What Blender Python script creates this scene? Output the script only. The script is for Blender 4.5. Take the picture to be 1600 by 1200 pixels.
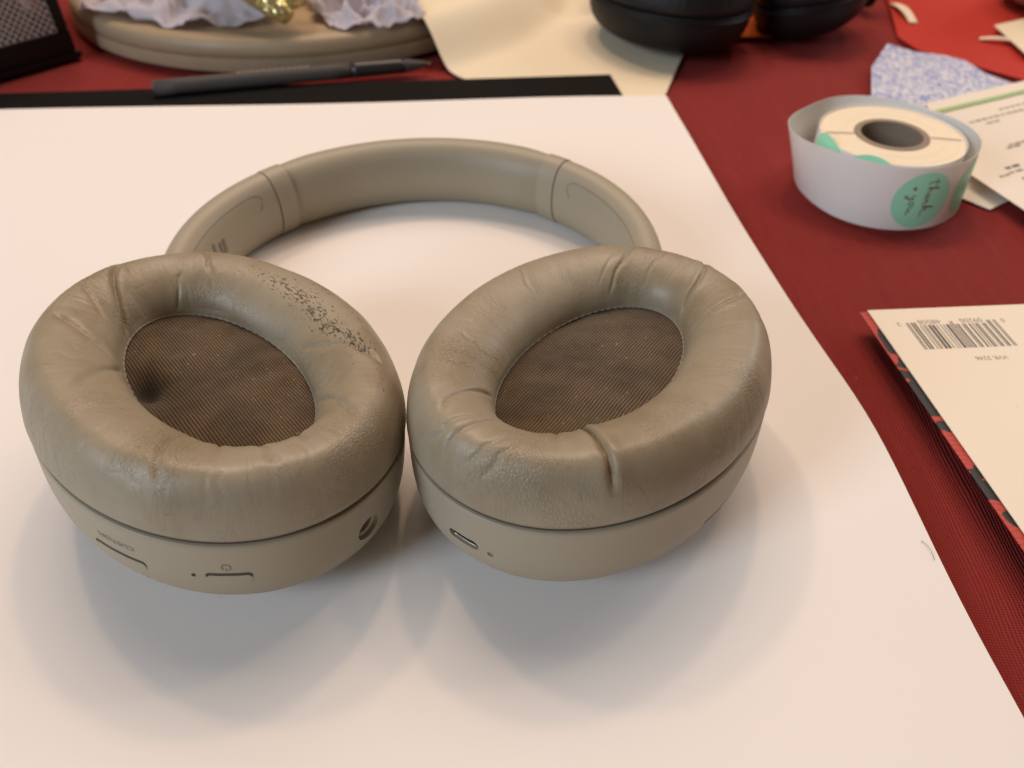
import bpy, bmesh, math, random
import numpy as np
from mathutils import Matrix, Vector

for o in list(bpy.data.objects): bpy.data.objects.remove(o)
scn = bpy.context.scene
COL = scn.collection
R = math.radians

# ------------------------------------------------------------------ camera
CAM_H = 0.177
cd = bpy.data.cameras.new('camera'); cam = bpy.data.objects.new('camera', cd); COL.objects.link(cam)
cam.location = (0, 0, CAM_H); cam.rotation_euler = (R(90 - 43), 0, 0)
cd.sensor_width = 36; cd.lens = 27; cd.clip_start = 0.005; cd.clip_end = 50
cd.dof.use_dof = True; cd.dof.focus_distance = 0.197; cd.dof.aperture_fstop = 13.5
scn.camera = cam

# ------------------------------------------------------------------ ambient room light
w = bpy.data.worlds.new('World'); scn.world = w; w.use_nodes = True
bg = w.node_tree.nodes['Background']
bg.inputs[0].default_value = (1.0, 0.72, 0.50, 1); bg.inputs[1].default_value = 0.15

def area(name, loc, target, size, power, colour, size_y=None):
    l = bpy.data.lights.new(name, 'AREA'); l.energy = power; l.color = colour
    l.shape = 'RECTANGLE' if size_y else 'DISK'; l.size = size
    if size_y: l.size_y = size_y
    o = bpy.data.objects.new(name, l); COL.objects.link(o); o.location = loc
    o.rotation_euler = (Vector(target) - Vector(loc)).to_track_quat('-Z', 'Y').to_euler()
    return o
T0 = (-0.03, 0.13, 0.03)
def from_dir(d, dist):
    v = Vector(d).normalized() * dist
    return (T0[0] + v.x, T0[1] + v.y, T0[2] + v.z)
WARM = (1.0, 0.66, 0.40)
COOL = (0.76, 0.87, 1.0)
area('ceiling_lamp', from_dir((-0.012, 0.0225, 0.038), 1.7), T0, 0.11, 4.7, WARM)
area('ceiling_lamp', from_dir((0.004, 0.0250, 0.038), 1.7), T0, 0.11, 4.7, WARM)
area('ceiling_lamp', from_dir((0.020, 0.018, 0.038), 1.7), T0, 0.14, 2.3, WARM)
area('overhead_fill', from_dir((0.05, 0.52, 0.90), 3.0), T0, 2.4, 60.0, (1.0, 0.82, 0.71), 1.6)  # unseen soft overhead light, added as ceiling bounce to shape the cup shadows
area('window_light', from_dir((-0.85, -0.60, 0.55), 1.6), T0, 0.5, 18.5, COOL, 0.7)
area('window_light', from_dir((0.90, 0.65, 0.50), 1.8), T0, 0.7, 8.0, (0.96, 0.96, 1.0), 0.8)

scn.view_settings.view_transform = 'Standard'; scn.view_settings.look = 'None'
scn.view_settings.exposure = -0.30; scn.view_settings.gamma = 1.0; scn.view_settings.use_curve_mapping = False

# ------------------------------------------------------------------ helpers
def lin(r, g, b):
    f = lambda c: (c / 255 / 12.92) if c <= 10 else ((c / 255 + 0.055) / 1.055) ** 2.4
    return (f(r), f(g), f(b), 1)

class NT:
    def __init__(s, name):
        s.m = bpy.data.materials.new(name); s.m.use_nodes = True
        s.t = s.m.node_tree; s.b = s.t.nodes['Principled BSDF']
    def n(s, typ, **kw):
        nd = s.t.nodes.new(typ)
        for k, v in kw.items():
            if k.startswith('i_'):
                nd.inputs[k[2:].replace('_', ' ')].default_value = v
            else: setattr(nd, k, v)
        return nd
    def l(s, a, b): s.t.links.new(a, b)
    def math(s, op, a, b=None, c=None, clamp=False):
        nd = s.n('ShaderNodeMath', operation=op, use_clamp=clamp)
        for i, x in enumerate((a, b, c)):
            if x is None: continue
            if isinstance(x, (int, float)): nd.inputs[i].default_value = x
            else: s.l(x, nd.inputs[i])
        return nd.outputs[0]
    def ramp(s, fac, lo, hi):
        nd = s.n('ShaderNodeMapRange', interpolation_type='SMOOTHSTEP')
        s.l(fac, nd.inputs['Value']); nd.inputs['From Min'].default_value = lo; nd.inputs['From Max'].default_value = hi
        return nd.outputs[0]
    def mix(s, fac, a, b, mode='MIX'):
        nd = s.n('ShaderNodeMix', data_type='RGBA', blend_type=mode)
        for i, x in ((0, fac), (6, a), (7, b)):
            if isinstance(x, (int, float, tuple)): nd.inputs[i].default_value = x
            else: s.l(x, nd.inputs[i])
        return nd.outputs[2]
    def coord(s, which='Object', scale=(1, 1, 1), rot=(0, 0, 0)):
        tc = s.n('ShaderNodeTexCoord'); mp = s.n('ShaderNodeMapping')
        mp.inputs['Scale'].default_value = scale; mp.inputs['Rotation'].default_value = rot
        s.l(tc.outputs[which], mp.inputs[0]); return mp.outputs[0]
    def noise(s, vec, scale, detail=3, rough=0.5, dist=0.0):
        nd = s.n('ShaderNodeTexNoise'); s.l(vec, nd.inputs['Vector'])
        nd.inputs['Scale'].default_value = scale; nd.inputs['Detail'].default_value = detail
        nd.inputs['Roughness'].default_value = rough; nd.inputs['Distortion'].default_value = dist
        return nd.outputs[0]
    def vor(s, vec, scale, feature='DISTANCE_TO_EDGE'):
        nd = s.n('ShaderNodeTexVoronoi', feature=feature); s.l(vec, nd.inputs['Vector'])
        nd.inputs['Scale'].default_value = scale; return nd.outputs['Distance']
    def wave(s, vec, scale, dist=0, ds=1, direction='X'):
        nd = s.n('ShaderNodeTexWave', bands_direction=direction); s.l(vec, nd.inputs['Vector'])
        nd.inputs['Scale'].default_value = scale; nd.inputs['Distortion'].default_value = dist
        nd.inputs['Detail Scale'].default_value = ds; return nd.outputs['Fac']
    def attr(s, name):
        nd = s.n('ShaderNodeAttribute'); nd.attribute_name = name; return nd.outputs['Fac']
    def bump(s, h, strength, dist, prev=None):
        nd = s.n('ShaderNodeBump'); nd.inputs['Strength'].default_value = strength; nd.inputs['Distance'].default_value = dist
        s.l(h, nd.inputs['Height'])
        if prev is not None: s.l(prev, nd.inputs['Normal'])
        s.l(nd.outputs[0], s.b.inputs['Normal']); return nd.outputs[0]
    def set(s, **kw):
        for k, v in kw.items():
            k = k.replace('_', ' ')
            if isinstance(v, (int, float, tuple)): s.b.inputs[k].default_value = v
            else: s.l(v, s.b.inputs[k])
        return s

def simple(name, col, rough=0.5, noise_amt=0.12, nscale=60, spec=0.5, bump=0.0, bscale=900, metallic=0.0):
    m = NT(name); v = m.coord()
    n = m.noise(v, nscale, 4, 0.6)
    dark = tuple(c * (1 - noise_amt) for c in col[:3]) + (1,)
    light = tuple(min(1, c * (1 + noise_amt)) for c in col[:3]) + (1,)
    m.set(Base_Color=m.mix(n, dark, light), Roughness=rough, Metallic=metallic)
    m.b.inputs['Specular IOR Level'].default_value = spec
    if bump: m.bump(m.noise(v, bscale, 3), bump, 0.0003)
    return m.m

def mesh_obj(name, verts, faces, mat, parent=None, smooth=True, uv=None, attrs=None, sharp=None):
    me = bpy.data.meshes.new(name)
    me.from_pydata([tuple(map(float, v)) for v in verts], [], [tuple(int(i) for i in f) for f in faces]); me.update()
    if uv is not None:
        ul = me.uv_layers.new(name='UVMap'); li = np.empty(len(me.loops), dtype=np.int32)
        me.loops.foreach_get('vertex_index', li)
        ul.data.foreach_set('uv', np.asarray(uv, dtype=np.float32)[li].ravel())
    for k, v in (attrs or {}).items():
        a = me.attributes.new(k, 'FLOAT', 'POINT'); a.data.foreach_set('value', np.asarray(v, dtype=np.float32).ravel())
    if smooth:
        me.polygons.foreach_set('use_smooth', [True] * len(me.polygons))
        if sharp: mark_sharp(me, sharp)
    o = bpy.data.objects.new(name, me); COL.objects.link(o)
    if mat: me.materials.append(mat)
    if parent: o.parent = parent
    return o

def mark_sharp(me, deg):
    bm = bmesh.new(); bm.from_mesh(me)
    for e in bm.edges:
        if len(e.link_faces) == 2 and e.calc_face_angle(0) > R(deg): e.smooth = False
    bm.to_mesh(me); bm.free()

def grid_faces(nu, nv, wu=False, wv=False):
    f = []
    for i in range(nu if wu else nu - 1):
        i2 = (i + 1) % nu
        for j in range(nv if wv else nv - 1):
            j2 = (j + 1) % nv
            f.append((i * nv + j, i2 * nv + j, i2 * nv + j2, i * nv + j2))
    return f

def tag(o, label=None, cat=None, group=None, kind=None):
    if label: o['label'] = label
    if cat: o['category'] = cat
    if group: o['group'] = group
    if kind: o['kind'] = kind
    return o
def empty(name, loc=(0, 0, 0), rz=0):
    o = bpy.data.objects.new(name, None); COL.objects.link(o); o.location = loc; o.rotation_euler = (0, 0, rz)
    o.empty_display_size = 0.01; return o

def vnoise(x, y, seed=0, px=None):
    """value noise, optionally periodic in x"""
    rng = np.random.default_rng(seed); G = rng.random((257, 257)) * 2 - 1
    xi = np.floor(x).astype(int); yi = np.floor(y).astype(int); fx = x - xi; fy = y - yi
    fx = fx * fx * (3 - 2 * fx); fy = fy * fy * (3 - 2 * fy)
    a = (xi % px if px else xi) % 257; b = ((xi + 1) % px if px else xi + 1) % 257
    c = yi % 257; d = (yi + 1) % 257
    return (G[a, c] * (1 - fx) + G[b, c] * fx) * (1 - fy) + (G[a, d] * (1 - fx) + G[b, d] * fx) * fy

def prism(name, poly, z0, z1, mat, parent=None, bevel=0.0):
    n = len(poly); v = [(x, y, z0) for x, y in poly] + [(x, y, z1) for x, y in poly]
    f = [tuple(range(n))[::-1], tuple(range(n, 2 * n))] + [(i, (i + 1) % n, n + (i + 1) % n, n + i) for i in range(n)]
    return mesh_obj(name, v, f, mat, parent, smooth=False)

def lathe(name, prof, mat, parent=None, seg=64, loc=(0, 0, 0), smooth=True, sharp=35):
    a = np.linspace(0, 2 * np.pi, seg, endpoint=False)
    V = np.array([[(r * math.cos(t), r * math.sin(t), z) for r, z in prof] for t in a]).reshape(-1, 3) + np.array(loc)
    return mesh_obj(name, V, grid_faces(seg, len(prof), True, False), mat, parent, smooth, sharp=sharp)

def tube(name, pts, r, mat, parent=None, seg=8, radii=None):
    pts = np.asarray(pts, float); n = len(pts); V = []
    T = np.gradient(pts, axis=0); T /= np.linalg.norm(T, axis=1)[:, None] + 1e-12
    for i in range(n):
        up = np.array([0, 0, 1.0]) if abs(T[i][2]) < .9 else np.array([1.0, 0, 0])
        a = np.cross(T[i], up); a /= np.linalg.norm(a); b = np.cross(a, T[i]); rr = radii[i] if radii is not None else r
        for k in range(seg):
            t = 2 * math.pi * k / seg; V.append(pts[i] + rr * (math.cos(t) * a + math.sin(t) * b))
    f = grid_faces(n, seg, False, True); f += [tuple(range(seg)), tuple(range((n - 1) * seg, n * seg))[::-1]]
    return mesh_obj(name, V, f, mat, parent)

def text_mesh(s, size=1.0):
    """returns (verts Nx2, faces) of flat text centred on its bounding box"""
    c = bpy.data.curves.new('t', 'FONT'); c.body = s; c.size = size; c.resolution_u = 3
    o = bpy.data.objects.new('t', c); COL.objects.link(o)
    dg = bpy.context.evaluated_depsgraph_get(); me = o.evaluated_get(dg).to_mesh()
    v = np.array([q.co[:2] for q in me.vertices]); f = [tuple(p.vertices) for p in me.polygons]
    o.evaluated_get(dg).to_mesh_clear(); bpy.data.objects.remove(o)
    v -= (v.min(0) + v.max(0)) / 2
    return v, f

# ------------------------------------------------------------------ materials
def leather(name, base, stain, dark, crack=1.0):
    m = NT(name); uv = m.coord('UV'); ob = m.coord('Object')
    blot = m.ramp(m.noise(ob, 38, 4, 0.55), 0.42, 0.72)
    col = m.mix(blot, base, stain)
    fine = m.noise(ob, 260, 4, 0.6)
    col = m.mix(m.math('MULTIPLY', fine, 0.35), col, stain)
    uvs = m.coord('UV', (0.62, 0.34, 1))
    vd = m.vor(uvs, 1.5)                                      # uv is in millimetres
    cracks = m.math('SUBTRACT', 1.0, m.ramp(vd, 0.0, 0.09))
    where = m.ramp(m.noise(ob, 55, 3, 0.6), 0.46, 0.68)
    wear = m.attr('wear')
    vd2 = m.vor(m.coord('UV', (0.9, 1.1, 1)), 1.35)
    chip_n = m.noise(m.coord('UV', (0.62, 1.5, 1)), 0.72, 5, 0.66, 0.6)
    chip = m.ramp(m.math('ADD', m.math('MULTIPLY', chip_n, 1.0), m.math('MULTIPLY', wear, 0.30)), 0.80, 0.83)
    edge = m.ramp(vd2, 0.30, 0.12)
    chip = m.math('MULTIPLY', chip, m.math('ADD', m.math('MULTIPLY', edge, 0.5), 0.5), clamp=True)
    chip = m.math('MULTIPLY', chip, m.ramp(wear, 0.05, 0.3))
    col = m.mix(m.math('MULTIPLY', m.math('MULTIPLY', cracks, where), 0.22 * crack), col, dark)
    rl = m.vor(m.coord('UV', (0.75, 0.085, 1), (0, 0, 0.06)), 1.0)
    rl = m.math('MULTIPLY', m.math('SUBTRACT', 1.0, m.ramp(rl, 0.0, 0.035)), m.ramp(m.noise(ob, 85, 3, 0.6), 0.44, 0.60))
    col = m.mix(m.math('MULTIPLY', rl, 0.30), col, dark)
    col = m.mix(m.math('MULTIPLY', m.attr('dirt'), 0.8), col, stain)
    col = m.mix(chip, col, dark)
    ro = m.n('ShaderNodeMapRange'); m.l(m.noise(ob, 90, 3), ro.inputs[0]); ro.inputs['To Min'].default_value = 0.30; ro.inputs['To Max'].default_value = 0.52
    m.set(Base_Color=col, Roughness=ro.outputs[0]); m.b.inputs['Specular IOR Level'].default_value = 0.42
    h1 = m.math('MULTIPLY', m.ramp(vd, 0.0, 0.22), m.math('ADD', m.math('MULTIPLY', where, 0.9), 0.10))
    p = m.bump(h1, 0.36 * crack, 0.00020)
    p = m.bump(m.vor(uv, 1.9), 0.16, 0.00018, p); p = m.bump(m.math('SUBTRACT', 1.0, rl), 0.20, 0.00012, p)
    p = m.bump(m.math('SUBTRACT', 1.0, chip), 0.35, 0.00015, p)
    m.bump(m.noise(ob, 1600, 3, 0.6), 0.10, 0.0002, p)
    return m.m

M = {}
BEIGE = (0.40, 0.335, 0.262, 1)
M['leather'] = leather('worn_leatherette', (0.330, 0.286, 0.208, 1), (0.250, 0.199, 0.126, 1), (0.055, 0.040, 0.027, 1))
M['leather_black'] = simple('black_leatherette', (0.009, 0.009, 0.010, 1), 0.5, 0.2, 60, spec=0.3, bump=0.2)
M['black_plastic'] = simple('black_plastic', (0.008, 0.008, 0.0085, 1), 0.5, 0.2, 60, spec=0.25)
def plastic():
    m = NT('beige_plastic'); v = m.coord()
    n = m.noise(v, 45, 4, 0.55)
    m.set(Base_Color=m.mix(n, (0.330, 0.292, 0.216, 1), (0.360, 0.318, 0.236, 1)), Roughness=0.46)
    m.b.inputs['Specular IOR Level'].default_value = 0.4
    m.bump(m.noise(v, 4200, 2), 0.10, 0.00008)
    return m.m
M['plastic'] = plastic()
def bandpad():
    m = NT('headband_leatherette'); v = m.coord(); n = m.noise(v, 40, 3)
    m.set(Base_Color=m.mix(n, (0.305, 0.268, 0.195, 1), (0.340, 0.298, 0.217, 1)), Roughness=0.50)
    m.bump(m.noise(v, 1900, 3), 0.14, 0.00015); return m.m
M['bandpad'] = bandpad()
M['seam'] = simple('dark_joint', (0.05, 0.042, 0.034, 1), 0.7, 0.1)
M['hole'] = simple('port_black', (0.008, 0.007, 0.007, 1), 0.5, 0.1)
M['metal'] = simple('port_metal', (0.20, 0.17, 0.14, 1), 0.38, 0.05, metallic=0.9)
M['print'] = simple('grey_print', (0.20, 0.165, 0.13, 1), 0.6, 0.1)
M['stitch'] = simple('stitch_thread', (0.26, 0.225, 0.17, 1), 0.6, 0.15, bump=0.2)

def fabric(name, rot):
    m = NT(name); v = m.coord('Object', (1000, 1000, 1000), (0, 0, rot))
    w1 = m.wave(v, 0.38, 0.5, 0.9, 'X'); w2 = m.wave(v, 0.47, 1.3, 0.9, 'Y')
    weave = m.math('MULTIPLY', m.math('ADD', m.math('MULTIPLY', w1, 0.72), m.math('MULTIPLY', w2, 0.28)), 1.0)
    ob = m.coord('Object')
    blot = m.ramp(m.noise(ob, 60, 5, 0.65), 0.15, 0.85)
    dk = m.mix(blot, (0.026, 0.018, 0.010, 1), (0.066, 0.044, 0.024, 1))
    lt = m.mix(blot, (0.078, 0.054, 0.031, 1), (0.205, 0.142, 0.080, 1))
    col = m.mix(m.ramp(weave, 0.2, 0.95), dk, lt)
    lint = m.ramp(m.noise(ob, 1000, 3, 0.6), 0.655, 0.74)
    lint = m.math('MULTIPLY', lint, m.ramp(m.noise(ob, 75, 2), 0.40, 0.60))
    col = m.mix(m.math('MULTIPLY', lint, 0.65), col, (0.42, 0.36, 0.29, 1))
    col = m.mix(m.math('MULTIPLY', m.attr('dirt'), 0.9), col, (0.012, 0.009, 0.007, 1))  # near-black tint here is the dent's shade painted into the weave
    m.set(Base_Color=col, Roughness=0.9); m.b.inputs['Specular IOR Level'].default_value = 0.15
    m.b.inputs['Sheen Weight'].default_value = 0.15
    p = m.bump(weave, 0.40, 0.0003); m.bump(m.noise(ob, 1500, 3), 0.35, 0.0003, p)
    return m.m

def cloth_red():
    m = NT('red_ribbed_tablecloth'); v = m.coord('Object', (1000, 1000, 1000), (0, 0, R(3)))
    dist = m.noise(m.coord('Object', (6, 1.6, 1)), 9, 3)
    off = m.n('ShaderNodeVectorMath', operation='ADD'); m.l(v, off.inputs[0])
    cx = m.n('ShaderNodeCombineXYZ'); m.l(m.math('MULTIPLY', dist, 6.0), cx.inputs[0]); m.l(cx.outputs[0], off.inputs[1])
    ribs = m.wave(off.outputs[0], 0.33, 1.0, 0.5, 'X')
    thread = m.wave(off.outputs[0], 0.42, 1.2, 0.8, 'Y')
    ob = m.coord()
    streak = m.noise(m.coord('Object', (240, 14, 1)), 1.0, 4, 0.6)
    blot = m.noise(ob, 14, 4, 0.6)
    c = m.mix(blot, (0.205, 0.020, 0.018, 1), (0.265, 0.030, 0.026, 1))
    c = m.mix(m.math('MULTIPLY', m.ramp(streak, 0.35, 0.75), 0.35), c, (0.30, 0.036, 0.032, 1))
    c = m.mix(m.math('MULTIPLY', m.ramp(ribs, 0.5, 0.0), 0.40), c, (0.085, 0.007, 0.007, 1))
    c = m.mix(m.math('MULTIPLY', m.ramp(m.math('MULTIPLY', thread, m.noise(ob, 700, 3, 0.6)), 0.10, 0.45), 0.45), c, (0.33, 0.055, 0.048, 1))
    lint = m.ramp(m.noise(ob, 420, 2, 0.5), 0.765, 0.80)
    c = m.mix(m.math('MULTIPLY', lint, 0.45), c, (0.55, 0.33, 0.26, 1))
    m.set(Base_Color=c, Roughness=0.85); m.b.inputs['Specular IOR Level'].default_value = 0.10
    m.b.inputs['Sheen Weight'].default_value = 0.03; m.b.inputs['Sheen Tint'].default_value = (1, 0.5, 0.45, 1)
    p = m.bump(ribs, 0.6, 0.0005); p = m.bump(thread, 0.25, 0.0003, p); m.bump(streak, 0.15, 0.0006, p)
    return m.m
M['red_cloth'] = cloth_red()
def paper(name, col, rough=0.7, amt=0.03, spec=0.12):
    m = NT(name); v = m.coord(); n = m.noise(v, 12, 3)
    a = tuple(c * (1 - amt) for c in col[:3]) + (1,)
    c = m.mix(n, a, col)
    spk = m.ramp(m.noise(v, 330, 2, 0.5), 0.795, 0.82)
    c = m.mix(m.math('MULTIPLY', spk, 0.25), c, tuple(x * 0.55 for x in col[:3]) + (1,))
    m.set(Base_Color=c, Roughness=rough); m.b.inputs['Specular IOR Level'].default_value = spec
    p = m.bump(m.noise(v, 1400, 3), 0.06, 0.0002); m.bump(m.noise(v, 20, 2), 0.08, 0.002, p)
    return m.m
M['white_paper'] = paper('white_paper', (0.83, 0.80, 0.77, 1))
M['black_paper'] = paper('black_paper', (0.008, 0.0072, 0.0068, 1), 0.8, 0.03, 0.08)
M['cream'] = paper('cream_paper', (0.80, 0.71, 0.53, 1), 0.7, 0.05)
M['card'] = paper('card_cream', (0.84, 0.76, 0.63, 1), 0.5)
M['doc'] = paper('printed_paper', (0.80, 0.74, 0.64, 1), 0.6)
M['ink'] = simple('ink', (0.10, 0.088, 0.072, 1), 0.6, 0.2)
M['ink_soft'] = simple('ink_soft', (0.27, 0.23, 0.18, 1), 0.6, 0.2)
M['green_ink'] = simple('green_ink', (0.33, 0.50, 0.20, 1), 0.6, 0.1)
M['bright_red'] = paper('red_paper', (0.50, 0.040, 0.026, 1), 0.6, 0.15)
M['orange'] = paper('orange_card', (0.62, 0.115, 0.018, 1), 0.5, 0.2)
M['mint'] = paper('mint_sticker', (0.38, 0.84, 0.59, 1), 0.35)
M['script_ink'] = simple('rose_gold_ink', (0.19, 0.085, 0.05, 1), 0.35, 0.2)
M['core'] = simple('cardboard_core', (0.27, 0.215, 0.16, 1), 0.85, 0.15, 200, bump=0.3)
M['roll_paper'] = paper('roll_layers', (0.86, 0.76, 0.58, 1), 0.6)
def backing():
    m = NT('waxed_backing_strip'); v = m.coord()
    m.set(Base_Color=(0.95, 0.94, 0.90, 1), Roughness=0.30); m.b.inputs['Transmission Weight'].default_value = 0.0
    m.b.inputs['Subsurface Weight'].default_value = 0.0
    tr = m.n('ShaderNodeBsdfTranslucent'); tr.inputs[0].default_value = (0.75, 0.75, 0.70, 1)
    mx = m.n('ShaderNodeMixShader'); mx.inputs[0].default_value = 0.12
    out = m.t.nodes['Material Output']; m.l(m.b.outputs[0], mx.inputs[1]); m.l(tr.outputs[0], mx.inputs[2]); m.l(mx.outputs[0], out.inputs[0])
    return m.m
M['backing'] = backing()
def wood():
    m = NT('pale_wood'); v = m.coord('Object', (1, 7, 7)); n = m.noise(v, 22, 5, 0.6, 1.2)
    m.set(Base_Color=m.mix(n, (0.30, 0.20, 0.105, 1), (0.52, 0.38, 0.22, 1)), Roughness=0.55)
    m.bump(n, 0.15, 0.0004); return m.m
M['wood'] = wood()
M['wood_edge'] = simple('wood_edge_varnish', (0.33, 0.25, 0.155, 1), 0.5, 0.18, 40)
def tissue():
    m = NT('tissue'); m.set(Base_Color=(0.74, 0.70, 0.76, 1), Roughness=0.7)
    v = m.coord(); m.bump(m.noise(v, 90, 4), 0.3, 0.002)
    tr = m.n('ShaderNodeBsdfTranslucent'); tr.inputs[0].default_value = (0.7, 0.67, 0.72, 1)
    mx = m.n('ShaderNodeMixShader'); mx.inputs[0].default_value = 0.4
    out = m.t.nodes['Material Output']; m.l(m.b.outputs[0], mx.inputs[1]); m.l(tr.outputs[0], mx.inputs[2]); m.l(mx.outputs[0], out.inputs[0])
    return m.m
M['tissue'] = tissue()
def glitter():
    m = NT('gold_glitter'); v = m.coord()
    vo = m.n('ShaderNodeTexVoronoi'); m.l(v, vo.inputs['Vector']); vo.inputs['Scale'].default_value = 850
    m.set(Base_Color=m.mix(m.math('MULTIPLY', vo.outputs['Color'], 1.0), (0.42, 0.36, 0.10, 1), (0.85, 0.78, 0.42, 1)), Metallic=0.85, Roughness=0.22)
    nm = m.n('ShaderNodeVectorMath', operation='ADD'); geo = m.n('ShaderNodeNewGeometry'); m.l(geo.outputs['Normal'], nm.inputs[0])
    sb = m.n('ShaderNodeVectorMath', operation='SUBTRACT'); m.l(vo.outputs['Color'], sb.inputs[0]); sb.inputs[1].default_value = (.5, .5, .5)
    m.l(sb.outputs[0], nm.inputs[1]); nn = m.n('ShaderNodeVectorMath', operation='NORMALIZE'); m.l(nm.outputs[0], nn.inputs[0])
    m.l(nn.outputs[0], m.b.inputs['Normal']); return m.m
M['glitter'] = glitter()
M['black_metal'] = simple('black_painted_metal', (0.008, 0.007, 0.007, 1), 0.4, 0.2, spec=0.25)
M['wire'] = simple('steel_wire', (0.42, 0.36, 0.34, 1), 0.35, 0.2, metallic=0.5)
M['pen_grey'] = simple('grey_pen_plastic', (0.070, 0.062, 0.057, 1), 0.6, 0.15, spec=0.25)
M['pen_dark'] = simple('dark_pen_plastic', (0.02, 0.02, 0.02, 1), 0.35, 0.15)
M['pen_print'] = simple('pen_print', (0.5, 0.45, 0.38, 1), 0.4, 0.1)
def glass():
    m = NT('jar_glass'); m.set(Base_Color=(0.9, 0.86, 0.8, 1), Roughness=0.06, IOR=1.45); m.b.inputs['Transmission Weight'].default_value = 1.0
    return m.m
M['glass'] = glass()
M['jar_fill'] = simple('jar_contents', (0.30, 0.20, 0.15, 1), 0.6, 0.3, 150)
def envelope_mat():
    m = NT('security_print'); v = m.coord('Object', (1000, 1000, 1000), (0, 0, 0.5))
    n = m.noise(v, 0.30, 4, 0.65, 2.2); n2 = m.noise(m.coord('Object', (1500, 500, 1000)), 0.55, 3, 0.6, 1.0)
    s = m.ramp(m.math('ADD', m.math('MULTIPLY', n, .6), m.math('MULTIPLY', n2, .4)), 0.46, 0.53)
    m.set(Base_Color=m.mix(s, (0.16, 0.23, 0.52, 1), (0.72, 0.71, 0.74, 1)), Roughness=0.6)
    return m.m
M['envelope'] = envelope_mat()
def cover_mat():
    m = NT('red_black_cover_print'); v = m.coord('Object', (1000, 1000, 1000))
    n = m.noise(v, 0.075, 2, 0.5, 0.6); s = m.ramp(n, 0.535, 0.545)
    n2 = m.ramp(m.wave(v, 0.16, 6.0, 1.2, 'Y'), 0.80, 0.9)
    red = m.mix(n2, (0.46, 0.045, 0.022, 1), (0.36, 0.028, 0.016, 1))
    m.set(Base_Color=m.mix(s, red, (0.010, 0.008, 0.006, 1)), Roughness=0.6); return m.m
M['cover'] = cover_mat()

# ------------------------------------------------------------------ table surface and sheets
def tablecloth():
    nx, ny = 90, 90
    X = np.linspace(-0.9, 0.9, nx); Y = np.linspace(-0.35, 1.25, ny)
    gx, gy = np.meshgrid(X, Y, indexing='ij')
    z = -0.0012 + 0.0008 * vnoise(gx * 9 + 50, gy * 9 + 50, 3)
    z = np.minimum(z, -0.0004)
    o = mesh_obj('tablecloth', np.stack([gx, gy, z], -1).reshape(-1, 3), grid_faces(nx, ny), M['red_cloth'])
    tag(o, kind='structure', label='dark red ribbed cloth covering the table')
tablecloth()

def sheet(name, xs0, xs1, ys, zfun, mat, nx=60, parent=None, th=0.0003):
    """sheet between left edge xs0(y) and right edge xs1(y) for rows ys [list of (y_left, y_right)]"""
    ny = len(ys); V = []
    u = np.linspace(0, 1, nx)
    for k in range(ny):
        x = xs0[k] + (xs1[k] - xs0[k]) * u; y = ys[k][0] + (ys[k][1] - ys[k][0]) * u
        V.append(np.stack([x, y, zfun(x, y)], -1))
    V = np.array(V); Vt = V.copy(); Vb = V.copy(); Vb[..., 2] -= th
    n = ny * nx; f = grid_faces(ny, nx); fb = [tuple(i + n for i in q[::-1]) for q in f]
    per = [j for j in range(nx)] + [i * nx + nx - 1 for i in range(1, ny)] + [(ny - 1) * nx + j for j in range(nx - 2, -1, -1)] + [i * nx for i in range(ny - 2, 0, -1)]
    side = [(per[i], per[(i + 1) % len(per)], per[(i + 1) % len(per)] + n, per[i] + n) for i in range(len(per))]
    return mesh_obj(name, np.concatenate([Vt.reshape(-1, 3), Vb.reshape(-1, 3)]), f + fb + side, mat, parent, sharp=50)

# white sheet under the headphones: its right edge is not quite straight
ey = np.array([-0.25, 0.0, 0.0758, 0.0913, 0.1156, 0.1506, 0.1723, 0.195, 0.2227, 0.2945, 0.3911, 0.4224])
ex = np.array([0.121, 0.1185, 0.1172, 0.1152, 0.1146, 0.1140, 0.1130, 0.1097, 0.1062, 0.098, 0.0896, 0.0859])
yy = np.linspace(-0.25, 0.4224, 90)
exs = np.interp(yy, ey, ex)
for _ in range(6): exs[1:-1] = (exs[:-2] + 2 * exs[1:-1] + exs[2:]) / 4
def wz(x, y):
    lift = 0.0022 * np.exp(-((y - 0.175) / 0.05) ** 2) * np.clip((x - 0.075) / 0.04, 0, 1) ** 2
    back = 0.0014 * np.clip((y - 0.39) / 0.03, 0, 1) ** 2 * (0.5 + 0.5 * np.sin(x * 22 + 1.0))
    return 0.0019 + lift + back
rows = []
for t in np.linspace(0, 1, 90):
    yr = -0.25 + t * (0.4224 + 0.25); yl = -0.25 + t * (0.392 + 0.25); rows.append((yl, yr))
tag(sheet('paper_sheet', [-0.56] * 90, exs, rows, wz, M['white_paper'], 110),
    'large plain white paper sheet under the beige headphones', 'paper')
# black sheet peeking out behind it
brow = [(0.30 + (0.411 - 0.30) * t, 0.30 + (0.4575 - 0.30) * t) for t in np.linspace(0, 1, 12)]
tag(sheet('paper_sheet', np.linspace(-0.50, -0.52, 12), np.interp(np.linspace(0, 1, 12), [0, 1], [0.081, 0.058]), brow,
          lambda x, y: 0.0010 + 0 * x, M['black_paper'], 40), 'black sheet showing as a strip behind the white paper', 'paper')

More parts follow.
